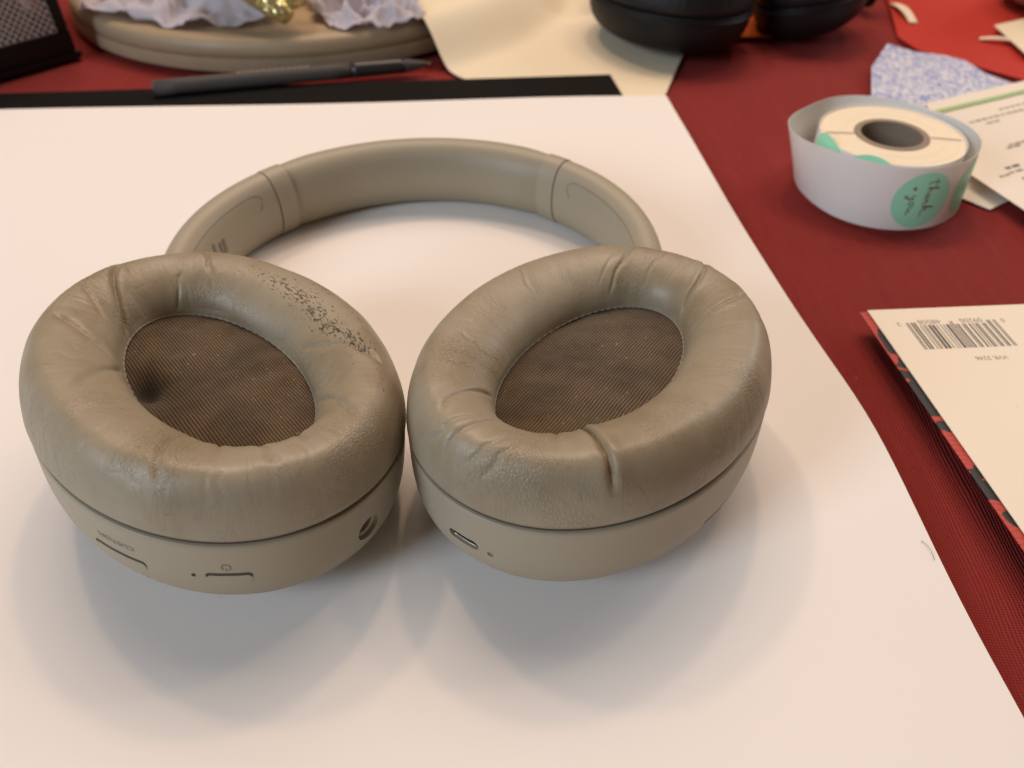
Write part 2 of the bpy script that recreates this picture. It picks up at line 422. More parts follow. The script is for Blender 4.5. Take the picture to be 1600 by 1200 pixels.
# ------------------------------------------------------------------ beige headphones
NA = 361
class Cup:
    """ear cup in its own frame: outline superellipse, z up, +y towards the headband"""
    def __init__(s, a=0.0451, b=0.0568, n=2.0723, T=0.0172, ah=0.0201, bh=0.0359, hy=0.0001, fh=0.0060, D=0.0289, e1=4.5412, e2=3.605, egg=0.0098, tops=0.335):
        s.__dict__.update(locals())
    def outline(s, A, d=0.0):
        ca, sa = np.cos(A), np.sin(A); n = s.n
        def P(A):
            ca, sa = np.cos(A), np.sin(A)
            return np.sign(ca) * abs(ca) ** (2 / n) * s.a, np.sign(sa) * abs(sa) ** (2 / n) * s.b
        x, y = P(A); x1, y1 = P(A + 2e-2); x0, y0 = P(A - 2e-2)
        tx, ty = x1 - x0, y1 - y0; l = np.hypot(tx, ty) + 1e-12
        x = x - d * ty / l; y = y + d * tx / l
        return x * (1 + s.egg * y / s.b), y
    def hole(s, A):
        return np.cos(A) * s.ah, np.sin(A) * s.bh + s.hy
    def pad(s, A, t):
        th = t * np.pi; lo = t <= 0.5
        S = np.where(lo, s.tops * (1 - np.cos(th)), s.tops + (1 - s.tops) * np.sin(th - np.pi / 2))
        z = np.where(lo, s.T * np.sin(th), s.fh - 0.0012 + (s.T - s.fh + 0.0012) * np.cos(th - np.pi / 2))
        S = S + 0.055 * np.clip(1 - t / 0.055, 0, 1) ** 2
        ox, oy = s.outline(A); hx, hy = s.hole(A)
        return np.stack([ox * (1 - S) + hx * S, oy * (1 - S) + hy * S, z], -1)
    def shell(s, A, h, off=0.0):
        """surface point at angle A and depth h (negative), pushed out by off along the normal"""
        def P(A, h):
            sn = np.clip(-h / s.D, 0, 1) ** (s.e1 / 2); c = np.sqrt(np.clip(1 - sn * sn, 0, 1))
            d = 0.0003 + 0.036 * (1 - c ** (2 / s.e2)); x, y = s.outline(A, d); return np.stack([x, y, h + 0 * x], -1)
        A = np.asarray(A, float); h = np.asarray(h, float) + 0 * A
        p = P(A, h)
        if np.any(np.asarray(off) != 0):
            e = 1e-2; u = P(A + e, h) - P(A - e, h); v = P(A, h + 2e-4) - P(A, h - 2e-4)
            nn = np.cross(u, v); nn /= np.linalg.norm(nn, axis=-1)[..., None]
            p = p + nn * np.asarray(off)[..., None] if np.ndim(off) else p + nn * off
        return p
CUP = Cup()

def seg_d(t, ph, c, tl=0.055, pl=0.32):
    """distance in metres from each pad point to the crease segment and the position along it"""
    (t0, a0), (t1, a1) = c
    P = np.stack([np.unwrap(np.zeros(1)) * 0 + 0, ], 0)
    def wrap(x): return (x + 180) % 360 - 180
    y = t * tl; x = wrap(ph - a0) / 360 * pl
    y0, y1 = t0 * tl, t1 * tl; x1 = wrap(a1 - a0) / 360 * pl
    dx, dy = x1, y1 - y0; L = math.hypot(dx, dy)
    s = ((x * dx) + (y - y0) * dy) / L ** 2
    per = (x * dy - (y - y0) * dx) / L
    return per, s

def build_pad(parent, creases, wear_line, dirt_c, seed, mat, nt=150, na=560, name='ear_cushion', fold=None):
    t = np.linspace(0.0, 1.0, nt); A = np.linspace(0, 2 * np.pi, na, endpoint=False)
    AA, TT = np.meshgrid(A, t, indexing='ij'); ph = np.degrees(AA)
    V = CUP.pad(AA, TT)
    for _ in range(70): V[:, 8:-2] = (V[:, 7:-3] + 2 * V[:, 8:-2] + V[:, 9:-1]) / 4
    du = np.roll(V, -1, 0) - np.roll(V, 1, 0); dv = np.gradient(V, axis=1)
    N = np.cross(du, dv); N /= np.linalg.norm(N, axis=-1)[..., None] + 1e-12
    if N[0, nt // 3] @ np.array([V[0, nt // 3, 0], V[0, nt // 3, 1], 0.02]) < 0: N = -N
    mask = np.clip(TT / 0.15, 0, 1) * np.clip((1 - TT) / 0.06, 0, 1)
    D = np.zeros_like(TT)
    lu = AA / (2 * np.pi)
    D += 0.00040 * vnoise(lu * 14, TT * 3.2, seed, 14) * mask
    D += 0.00013 * vnoise(lu * 40, TT * 6, seed + 1, 40) * mask
    # radial puckers where the cover is gathered towards the hole
    g = vnoise(lu * 150 + 0.8 * vnoise(lu * 30, TT * 8, seed + 5, 30), TT * 2.2, seed + 2, 150)
    gm = np.clip(vnoise(lu * 12, TT * 2.5, seed + 3, 12) + 0.25, 0, 1)
    D -= 0.00011 * np.clip(1 - abs(g) * 3.2, 0, 1) * gm * mask
    g = vnoise(lu * 90 + 3, TT * 9, seed + 8, 90)
    D -= 0.00010 * np.clip(1 - abs(g) * 4, 0, 1) * np.clip(vnoise(lu * 9, TT * 3, seed + 9, 9) + 0.1, 0, 1) * mask
    dirt = np.zeros_like(TT)
    for (c, depth, width, dt) in creases:
        depth *= 0.72; width *= 0.85
        per, s = seg_d(TT, ph, c)
        per = per + 0.0007 * vnoise(s * 4 + 20, 0 * s + depth * 1e4, seed + 4)
        end = np.clip((s + 0.12) / 0.25, 0, 1) * np.clip((1.12 - s) / 0.25, 0, 1); end = end * end * (3 - 2 * end)
        D += (-depth * np.exp(-(per / width) ** 2) + 0.25 * depth * np.exp(-((abs(per) - 2.6 * width) / (2.2 * width)) ** 2)) * end
        dirt = np.maximum(dirt, dt * np.exp(-(per / (0.8 * width)) ** 2) * end)  # brown dirt in the right cushion's fold, same tint along other creases
    if fold is not None:      # one side of the deep fold stands proud of the other
        c, hgt = fold
        per, s = seg_d(TT, ph, c)
        end = np.clip((s + 0.2) / 0.3, 0, 1) * np.clip((1.25 - s) / 0.45, 0, 1)
        D += hgt * end * np.where(per < 0, np.exp(-(per / 0.013) ** 2), 0) * np.clip(-per / 0.0010, 0, 1)
    wear = np.zeros_like(TT)
    for (t0, a0), (t1, a1), amt, wd in wear_line:
        per, s = seg_d(TT, ph, ((t0, a0), (t1, a1)))
        along = np.clip(-s, 0, None) + np.clip(s - 1, 0, None)
        L = math.hypot((t1 - t0) * 0.055, (((a1 - a0 + 180) % 360) - 180) / 360 * 0.32)
        wear = np.maximum(wear, amt * np.exp(-(np.hypot(per, along * L) / wd) ** 2))
    V = V + N * D[..., None]
    uv = np.stack([lu * 320, TT * 55], -1)
    # the seam of the uv map sits on an unseen angle; duplicate the first column
    V = np.concatenate([V, V[:1]], 0); uvl = np.concatenate([uv, np.stack([0 * t + 320, t * 55], -1)[None]], 0)
    cat = lambda a: np.concatenate([a, a[:1]], 0)
    o = mesh_obj(name, V.reshape(-1, 3), grid_faces(na + 1, nt), mat, parent, uv=uvl.reshape(-1, 2),
                 attrs=dict(wear=cat(wear), dirt=cat(dirt)))
    bm = bmesh.new(); bm.from_mesh(o.data)
    bmesh.ops.remove_doubles(bm, verts=[v for v in bm.verts if v.index < nt or v.index >= na * nt], dist=1e-7)
    bmesh.ops.recalc_face_normals(bm, faces=bm.faces); bm.to_mesh(o.data); bm.free()
    return o

def build_shell_mesh(cup):
    na = 300; A = np.linspace(0, 2 * np.pi, na, endpoint=False)
    hs = [-0.0006 - 0.0005 * (1 - math.cos(k * math.pi / 6)) for k in range(4)]
    prof = []
    for k in range(4): prof.append((0.0007 * (1 - math.sin(k * math.pi / 6)), -0.0007 - 0.0009 * (1 - math.cos(k * math.pi / 6))))
    V = []
    for (ins, h) in prof: V.append(cup.shell(A, h, -ins))
    h0 = prof[-1][1]
    th = np.linspace(0, 1, 46)[1:]
    for q in th:
        V.append(cup.shell(A, h0 + (-cup.D * 0.99999 - h0) * (q ** 0.9 if q < 1 else 1)))
    # flat underside and top cap as rings shrinking to the axis
    last = V[-1].copy()
    for k in (0.66, 0.33): r = last.copy(); r[:, :2] *= k; V.append(r)
    first = V[0].copy(); top = []
    for k in (0.9, 0.5): r = first.copy(); r[:, :2] *= k; top.append(r)
    rings = top[::-1] + V; rings = np.array(rings).transpose(1, 0, 2); nr = rings.shape[1]
    f = grid_faces(na, nr, True, False)
    f.append(tuple(i * nr for i in range(na))); f.append(tuple(i * nr + nr - 1 for i in range(na))[::-1])
    return rings.reshape(-1, 3), f

def pill(wd, ht, k=10, straight=8):
    r = ht / 2; L = wd / 2 - r; p = []
    for i in range(k + 1): a = -math.pi / 2 + math.pi * i / k; p.append((L + r * math.cos(a), r * math.sin(a)))
    for i in range(1, straight): p.append((L - 2 * L * i / straight, r))
    for i in range(k + 1): a = math.pi / 2 + math.pi * i / k; p.append((-L + r * math.cos(a), r * math.sin(a)))
    for i in range(1, straight): p.append((-L + 2 * L * i / straight, -r))
    return p
def circ(r, k=28): return [(r * math.cos(2 * math.pi * i / k), r * math.sin(2 * math.pi * i / k)) for i in range(k)]   # k even: symmetric about x

def on_shell(cup, phi, h, xy, off):
    """map flat millimetre-size outline onto the shell at (phi deg, h)"""
    xy = np.asarray(xy, float); A0 = R(phi)
    p0 = cup.shell(np.array([A0 - 1e-2, A0 + 1e-2]), h); rate = np.linalg.norm(p0[1] - p0[0]) / 2e-2
    return cup.shell(A0 + xy[:, 0] / rate, h + xy[:, 1], off)

def plug(name, cup, phi, h, outline, o_in, o_out, mat, parent, tilt=0.0, smooth=False):
    ol = np.asarray(outline); n = len(ol)
    hi = np.max(abs(ol[:, 1])) + 1e-9
    top = np.array([on_shell(cup, phi, h, ol[i:i + 1], o_out - tilt * (ol[i, 1] / hi))[0] for i in range(n)])
    bot = on_shell(cup, phi, h, ol, o_in); ct = on_shell(cup, phi, h, np.zeros((1, 2)), o_out)[0]; cb = on_shell(cup, phi, h, np.zeros((1, 2)), o_in)[0]
    V = list(top) + list(bot)
    f = [(i, (i + 1) % n, n + (i + 1) % n, n + i) for i in range(n)]
    mir = [int(np.argmin(np.hypot(ol[:, 0] - ol[i, 0], ol[:, 1] + ol[i, 1]))) for i in range(n)]
    for i in range(n):
        j = (i + 1) % n
        if ol[i, 1] + ol[j, 1] > 0:
            q = [i, j, mir[j], mir[i]]; q = [x for k_, x in enumerate(q) if x not in q[:k_]]
            if len(q) >= 3: f += [tuple(q), tuple(n + x for x in q[::-1])]
    o = mesh_obj(name, V, f, mat, parent, smooth=smooth)
    bm = bmesh.new(); bm.from_mesh(o.data); bmesh.ops.recalc_face_normals(bm, faces=bm.faces); bm.to_mesh(o.data); bm.free()
    return o

def cut(obj, cutters):
    for c in cutters:
        md = obj.modifiers.new('b', 'BOOLEAN'); md.operation = 'DIFFERENCE'; md.object = c; md.solver = 'EXACT'
    bpy.context.view_layer.update()
    dg = bpy.context.evaluated_depsgraph_get(); me = bpy.data.meshes.new_from_object(obj.evaluated_get(dg))
    obj.modifiers.clear(); old = obj.data; obj.data = me; bpy.data.meshes.remove(old)
    for c in cutters: bpy.data.objects.remove(c)
    me.polygons.foreach_set('use_smooth', [True] * len(me.polygons)); mark_sharp(me, 32)

def pose(po):
    cx, cy, cz, yaw, tx, ty = po
    return Matrix.Translation((cx, cy, cz + 0.0019)) @ Matrix.Rotation(ty, 4, 'Y') @ Matrix.Rotation(tx, 4, 'X') @ Matrix.Rotation(yaw, 4, 'Z')

PL = (-0.0793, 0.1511, 0.0321 - 0.0015, 0.7454, -0.0853, 0.0972)
PR = (0.0223, 0.1557, 0.0316 - 0.0015, -0.6379, -0.0733, -0.0061)
BX, BY, BROT = -0.0346, 0.2330, 0.082
hp = empty('headphones', (BX, BY, 0.0019), BROT)
tag(hp, 'beige over-ear headphones with worn padded ear cups lying on white paper', 'headphones')

def fabric_disc(parent, mat, dent=None):
    nr, na = 40, 160; A = np.linspace(0, 2 * np.pi, na, endpoint=False); r = np.linspace(0.0005, 1.06, nr)
    AA, RR = np.meshgrid(A, r, indexing='ij')
    x = np.cos(AA) * CUP.ah * RR; y = np.sin(AA) * CUP.bh * RR + CUP.hy
    z = CUP.fh - 0.0016 + 0.0012 * (1 - RR ** 2) + 0.0003 * vnoise(x * 220 + 30, y * 220 + 30, 5)
    dirt = np.zeros_like(x)
    if dent:
        g = np.exp(-(((x - dent[0]) / dent[2]) ** 2 + ((y - dent[1]) / dent[3]) ** 2)); z = z - 0.005 * g; dirt = np.clip(g * 1.25, 0, 1)  # dent is sunk, and its shade is also put into the fabric colour
    V = np.stack([x, y, z], -1).reshape(-1, 3)
    f = grid_faces(na, nr, True, False) 
    return mesh_obj('speaker_fabric', V, f, mat, parent, attrs=dict(dirt=dirt))

def stitches(parent):
    n = 900; A = np.linspace(0, 2 * np.pi, n, endpoint=False); k = 8; V = []
    for i, a in enumerate(A):
        rad = 0.00042 + 0.00010 * math.sin(a * 80) * (0.6 + 0.4 * math.sin(a * 3))
        hx, hy = CUP.hole(a); nx, ny = math.cos(a) * CUP.bh, math.sin(a) * CUP.ah; l = math.hypot(nx, ny); nx /= l; ny /= l
        for q in range(k):
            b = 2 * math.pi * q / k
            V.append((hx + nx * (0.0002 + rad * math.cos(b)), hy + ny * (0.0002 + rad * math.cos(b)), CUP.fh - 0.0012 + rad * math.sin(b)))
    return mesh_obj('stitched_edge', V, grid_faces(n, k, True, True), M['stitch'], parent)

def joint_ring(parent):
    na = 200; A = np.linspace(0, 2 * np.pi, na, endpoint=False); V = []
    rings = []
    for d, h in ((0.0016, -0.0012), (0.0011, -0.0003), (0.0016, 0.0012)):
        x, y = CUP.outline(A, d); rings.append(np.stack([x, y, 0 * x + h], -1))
    V = np.array(rings).transpose(1, 0, 2).reshape(-1, 3)
    return mesh_obj('joint_ring', V, grid_faces(na, 3, True, False), M['seam'], parent)

def make_cup(po, side):
    v, f = build_shell_mesh(CUP)
    sh = mesh_obj('ear_cup', v, f, M['plastic'], None)
    bm = bmesh.new(); bm.from_mesh(sh.data); bmesh.ops.recalc_face_normals(bm, faces=bm.faces); bm.to_mesh(sh.data); bm.free()
    C = []
    PW = dict(phi=238.2, h=-0.0112); CU = dict(phi=206.8, h=-0.0122)
    if side == 'L':
        C.append(plug('c', CUP, 228.6, -0.0112, circ(0.00065, 16), -0.0015, 0.001, None, None))
        C.append(plug('c', CUP, 282.0, -0.0118, circ(0.0037), -0.0055, 0.002, None, None))
    else:
        C.append(plug('c', CUP, 269.0, -0.0122, pill(0.0094, 0.0030), -0.0050, 0.0015, None, None))
        C.append(plug('c', CUP, 278.6, -0.0128, circ(0.00085, 18), -0.0004, 0.001, None, None))
        C.append(plug('c', CUP, 356, -0.0160, pill(0.020, 0.0012), -0.0007, 0.001, None, None))
    cut(sh, C)
    sh.parent = hp
    root = Matrix.Translation(hp.location) @ Matrix.Rotation(BROT, 4, 'Z')
    sh.matrix_local = root.inverted() @ pose(po)
    joint_ring(sh); stitches(sh)
    if side == 'L':
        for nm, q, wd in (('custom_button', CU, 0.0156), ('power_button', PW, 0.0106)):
            plug(nm + '_gap_shade', CUP, q['phi'], q['h'] + 0.0003, pill(wd, 0.0023), -0.0008, 0.00004, M['seam'], sh)  # dark inlay painted in for the shade under the button slot's lip
            plug(nm, CUP, q['phi'], q['h'] - 0.0006, pill(wd - 0.0005, 0.0022), -0.0006, 0.00016, M['plastic'], sh, tilt=0.00006)
        plug('microphone_hole', CUP, 228.6, -0.0112, circ(0.00064, 16), -0.0014, -0.0009, M['hole'], sh)
        # audio jack: sleeve with a dark bore
        sl = plug('audio_jack', CUP, 282.0, -0.0118, circ(0.0037), -0.0056, -0.0050, M['seam'], sh)
        ring = []
        for r, off in ((0.00365, -0.0011), (0.0031, -0.0013), (0.0028, -0.0015), (0.0027, -0.0045)):
            ring.append(on_shell(CUP, 282.0, -0.0114, circ(r, 32), off))
        V = np.array(ring).transpose(1, 0, 2).reshape(-1, 3)
        mesh_obj('jack_sleeve', V, grid_faces(32, 4, True, False), M['plastic'], sh, sharp=30)
        plug('jack_bore', CUP, 282.0, -0.0114, circ(0.00275), -0.0048, -0.0028, M['hole'], sh)
        # printed marks, upside down as seen from the front
        tv, tf = text_mesh('CUSTOM', 0.0022); tv = -tv * np.array([1.22, 1.0])
        P = on_shell(CUP, 207.0, -0.0073, tv, 0.00008); mesh_obj('custom_lettering', P, tf, M['print'], sh, smooth=False)
        V, F = [], []
        def arc(r0, r1, a0, a1, k=22):
            b = len(V)
            for i in range(k + 1):
                a = a0 + (a1 - a0) * i / k; V.append((r0 * math.cos(a), r0 * math.sin(a))); V.append((r1 * math.cos(a), r1 * math.sin(a)))
            for i in range(k): F.append((b + 2 * i, b + 2 * i + 1, b + 2 * i + 3, b + 2 * i + 2))
        arc(0.00085, 0.00112, R(-90 + 38), R(270 - 38))
        b = len(V); V += [(-0.00014, -0.0014), (0.00014, -0.0014), (0.00014, -0.0003), (-0.00014, -0.0003)]; F.append((b, b + 1, b + 2, b + 3))
        P = on_shell(CUP, 237.8, -0.0077, V, 0.00008); mesh_obj('power_symbol', P, F, M['print'], sh, smooth=False)
    else:
        ring = []
        for (w_, h_), off in (((0.00935, 0.00295), -0.0010), ((0.0091, 0.0027), -0.0007), ((0.0088, 0.0024), -0.0009), ((0.0086, 0.0022), -0.0048)):
            ring.append(on_shell(CUP, 269.0, -0.0122, pill(w_, h_), off))
        V = np.array(ring).transpose(1, 0, 2).reshape(-1, 3)
        mesh_obj('charging_port', V, grid_faces(len(pill(1, .3)), 4, True, False), M['metal'], sh, sharp=30)
        plug('port_floor', CUP, 269.0, -0.0122, pill(0.0087, 0.0023), -0.0052, -0.0040, M['hole'], sh)
        plug('port_tongue', CUP, 269.0, -0.0122, pill(0.0060, 0.0007), -0.0045, -0.0014, M['hole'], sh)
        plug('indicator_light', CUP, 278.6, -0.0128, circ(0.0008, 18), -0.0006, -0.00025, M['print'], sh)
    return sh

cupL = make_cup(PL, 'L'); cupR = make_cup(PR, 'R')
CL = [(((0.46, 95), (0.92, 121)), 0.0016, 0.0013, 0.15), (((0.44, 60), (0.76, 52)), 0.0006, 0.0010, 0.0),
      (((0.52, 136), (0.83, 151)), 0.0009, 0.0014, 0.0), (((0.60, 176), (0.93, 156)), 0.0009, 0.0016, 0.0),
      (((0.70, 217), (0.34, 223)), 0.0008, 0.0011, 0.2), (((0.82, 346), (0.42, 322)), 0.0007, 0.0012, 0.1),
      (((0.90, 312), (0.52, 292)), 0.0008, 0.0016, 0.0), (((0.85, 250), (0.48, 257)), 0.0007, 0.0018, 0.0),
      (((0.90, 232), (0.62, 236)), 0.0006, 0.0014, 0.0), (((0.9, 275), (0.6, 270)), 0.0006, 0.0016, 0.0),
      (((0.45, 110), (0.75, 128)), 0.0004, 0.0009, 0.0), (((0.95, 75), (0.68, 70)), 0.0005, 0.0012, 0.0), (((0.55, 190), (0.85, 186)), 0.0004, 0.0016, 0.0)]
WL = [((0.56, 42), (0.60, 22), 0.70, 0.0050), ((0.60, 24), (0.62, 8), 0.93, 0.0062), ((0.62, 8), (0.645, -12), 1.0, 0.0068),
      ((0.645, -12), (0.53, -30), 0.98, 0.0056), ((0.50, -30), (0.42, -50), 0.72, 0.0060), ((0.50, 18), (0.42, -25), 0.66, 0.0060), ((0.62, -40), (0.50, -58), 0.55, 0.005)]
build_pad(cupL, CL, WL, None, 11, M['leather'])
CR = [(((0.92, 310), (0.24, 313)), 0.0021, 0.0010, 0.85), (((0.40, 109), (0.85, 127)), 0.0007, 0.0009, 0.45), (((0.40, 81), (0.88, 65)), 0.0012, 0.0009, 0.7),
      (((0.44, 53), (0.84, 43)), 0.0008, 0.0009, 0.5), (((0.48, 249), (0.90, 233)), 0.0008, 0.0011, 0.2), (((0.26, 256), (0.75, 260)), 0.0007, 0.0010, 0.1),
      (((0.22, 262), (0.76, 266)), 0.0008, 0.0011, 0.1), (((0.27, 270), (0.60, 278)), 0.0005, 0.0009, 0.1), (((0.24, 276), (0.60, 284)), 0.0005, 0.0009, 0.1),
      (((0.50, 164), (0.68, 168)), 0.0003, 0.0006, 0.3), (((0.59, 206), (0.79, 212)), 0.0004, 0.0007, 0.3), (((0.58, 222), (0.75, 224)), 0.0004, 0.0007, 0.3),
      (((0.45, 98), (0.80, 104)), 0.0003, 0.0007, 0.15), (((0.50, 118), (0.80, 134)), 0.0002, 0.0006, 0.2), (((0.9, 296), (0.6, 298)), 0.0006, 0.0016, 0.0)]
WR = [((0.55, 175), (0.60, 190), 0.36, 0.003), ((0.58, 200), (0.62, 215), 0.36, 0.0035), ((0.55, 222), (0.55, 235), 0.34, 0.003)]
build_pad(cupR, CR, WR, None, 47, M['leather'], fold=(((0.88, 310), (0.34, 313)), 0.0006))
fabric_disc(cupL, fabric('dusty_speaker_fabric', R(2)), dent=(-0.0155, 0.0085, 0.0042, 0.0062))
fabric_disc(cupR, fabric('brown_speaker_fabric', R(-3)))

# --- headband, in the frame of the headphones root (x across, y towards the apex)
def band_path(t):
    """t in [-1,1]: arc; |t|>1 straight arms. returns xy and tangent"""
    ax, ay = 0.0832, 0.0772
    if abs(t) <= 1:
        a = t * math.pi / 2; return np.array([ax * math.sin(a), ay * math.cos(a)])
    s = abs(t) - 1; sg = math.copysign(1, t)
    return np.array([sg * (ax - 0.0048 * (s / 0.32) ** 1.6 * 1.0), -0.128 * s])
def sweep(name, t0, t1, n, hz, ht, mat, parent, nexp=2.9, k=36, zc=None, cap=True):
    V = []; ts = np.linspace(t0, t1, n)
    for i, t in enumerate(ts):
        p = band_path(t); q = band_path(t + 1e-3) - band_path(t - 1e-3); q /= np.linalg.norm(q); nr = np.array([-q[1], q[0]])   # outward normal
        H_ = hz(t) if callable(hz) else hz; Tk = ht(t) if callable(ht) else ht
        z0 = zc(t) if zc else 0.0142
        for j in range(k):
            a = 2 * math.pi * j / k; c, s = math.cos(a), math.sin(a)
            x = math.copysign(abs(c) ** (2 / nexp), c) * Tk; z = math.copysign(abs(s) ** (2 / nexp), s) * H_
            V.append((p[0] + nr[0] * x, p[1] + nr[1] * x, z0 + z))
    f = grid_faces(n, k, False, True)
    if cap: f += [tuple(range(k))[::-1], tuple(range((n - 1) * k, n * k))]
    o = mesh_obj(name, V, f, mat, parent, sharp=60)
    bm = bmesh.new(); bm.from_mesh(o.data); bmesh.ops.recalc_face_normals(bm, faces=bm.faces); bm.to_mesh(o.data); bm.free()
    return o
TC0, TC1 = 0.452, 0.520       # collar between these path parameters
def padh(t): e = np.clip((abs(t) - 0.36) / 0.09, 0, 1); return 0.0140 - 0.0004 * e
def padt(t): e = np.clip((abs(t) - 0.36) / 0.09, 0, 1); return 0.0092 - 0.0014 * e * e
sweep('band_padding', -TC0 - .004, TC0 + .004, 120, padh, padt, M['bandpad'], hp, 2.12, 56)
def armz(t): s = np.clip((abs(t) - TC1) / 0.75, 0, 1); return 0.0139 - 0.0040 * s ** 2.2
def armt(t): s = np.clip((abs(t) - TC1) / 0.75, 0, 1); return 0.0081 - 0.0026 * s ** 1.5
def surf(t, zf, ins, off):
    """point on the inner face of an arm: zf height fraction -1..1"""
    p = band_path(t); q = band_path(t + 1e-3) - band_path(t - 1e-3); q /= np.linalg.norm(q); nr = np.array([-q[1], q[0]])
    n = 2.2; x = (1 - min(1, abs(zf)) ** n) ** (1 / n) * armt(t) + off
    return (p[0] - nr[0] * x, p[1] - nr[1] * x, 0.0142 + zf * armz(t))
for sg in (-1, 1):
    sweep('collar', sg * TC0, sg * TC1, 14, 0.01415, 0.0084, M['plastic'], hp, 2.2, 56)
    sweep('collar_joint', sg * (TC1 - 0.002), sg * (TC1 + 0.006), 4, 0.0136, 0.0079, M['seam'], hp, 2.2, 56)
    sweep('band_arm', sg * (TC1 + 0.0035), sg * 1.30, 60, armz, armt, M['plastic'], hp, 2.2, 56)
    pts = [surf(sg * t, zf, 0, -0.00005) for t, zf in
           [(0.60, 0.30), (0.585, 0.45), (0.58, 0.58), (0.59, 0.68), (0.61, 0.735), (0.64, 0.75)] + [(0.64 + 0.02 * i, 0.75) for i in range(1, 24)]]
    tube('panel_line', pts, 0.00020, M['print'], hp, 6)
    if sg < 0:       # faint block of small print on the inside of the arm
        for i, (dz0, dz1) in enumerate(((-0.10, 0.30), (-0.20, 0.30), (0.02, 0.42))):
            t = 0.80 + 0.022 * i + (0.012 if i == 2 else 0)
            a = surf(sg * t, dz0, 0, 0.0003); b = surf(sg * (t + 0.014), dz0, 0, 0.0003); c = surf(sg * (t + 0.014), dz1, 0, 0.0003); d = surf(sg * t, dz1, 0, 0.0003)
            mesh_obj('printed_mark', [a, b, c, d], [(0, 1, 2, 3)], M['print'], hp, smooth=False)

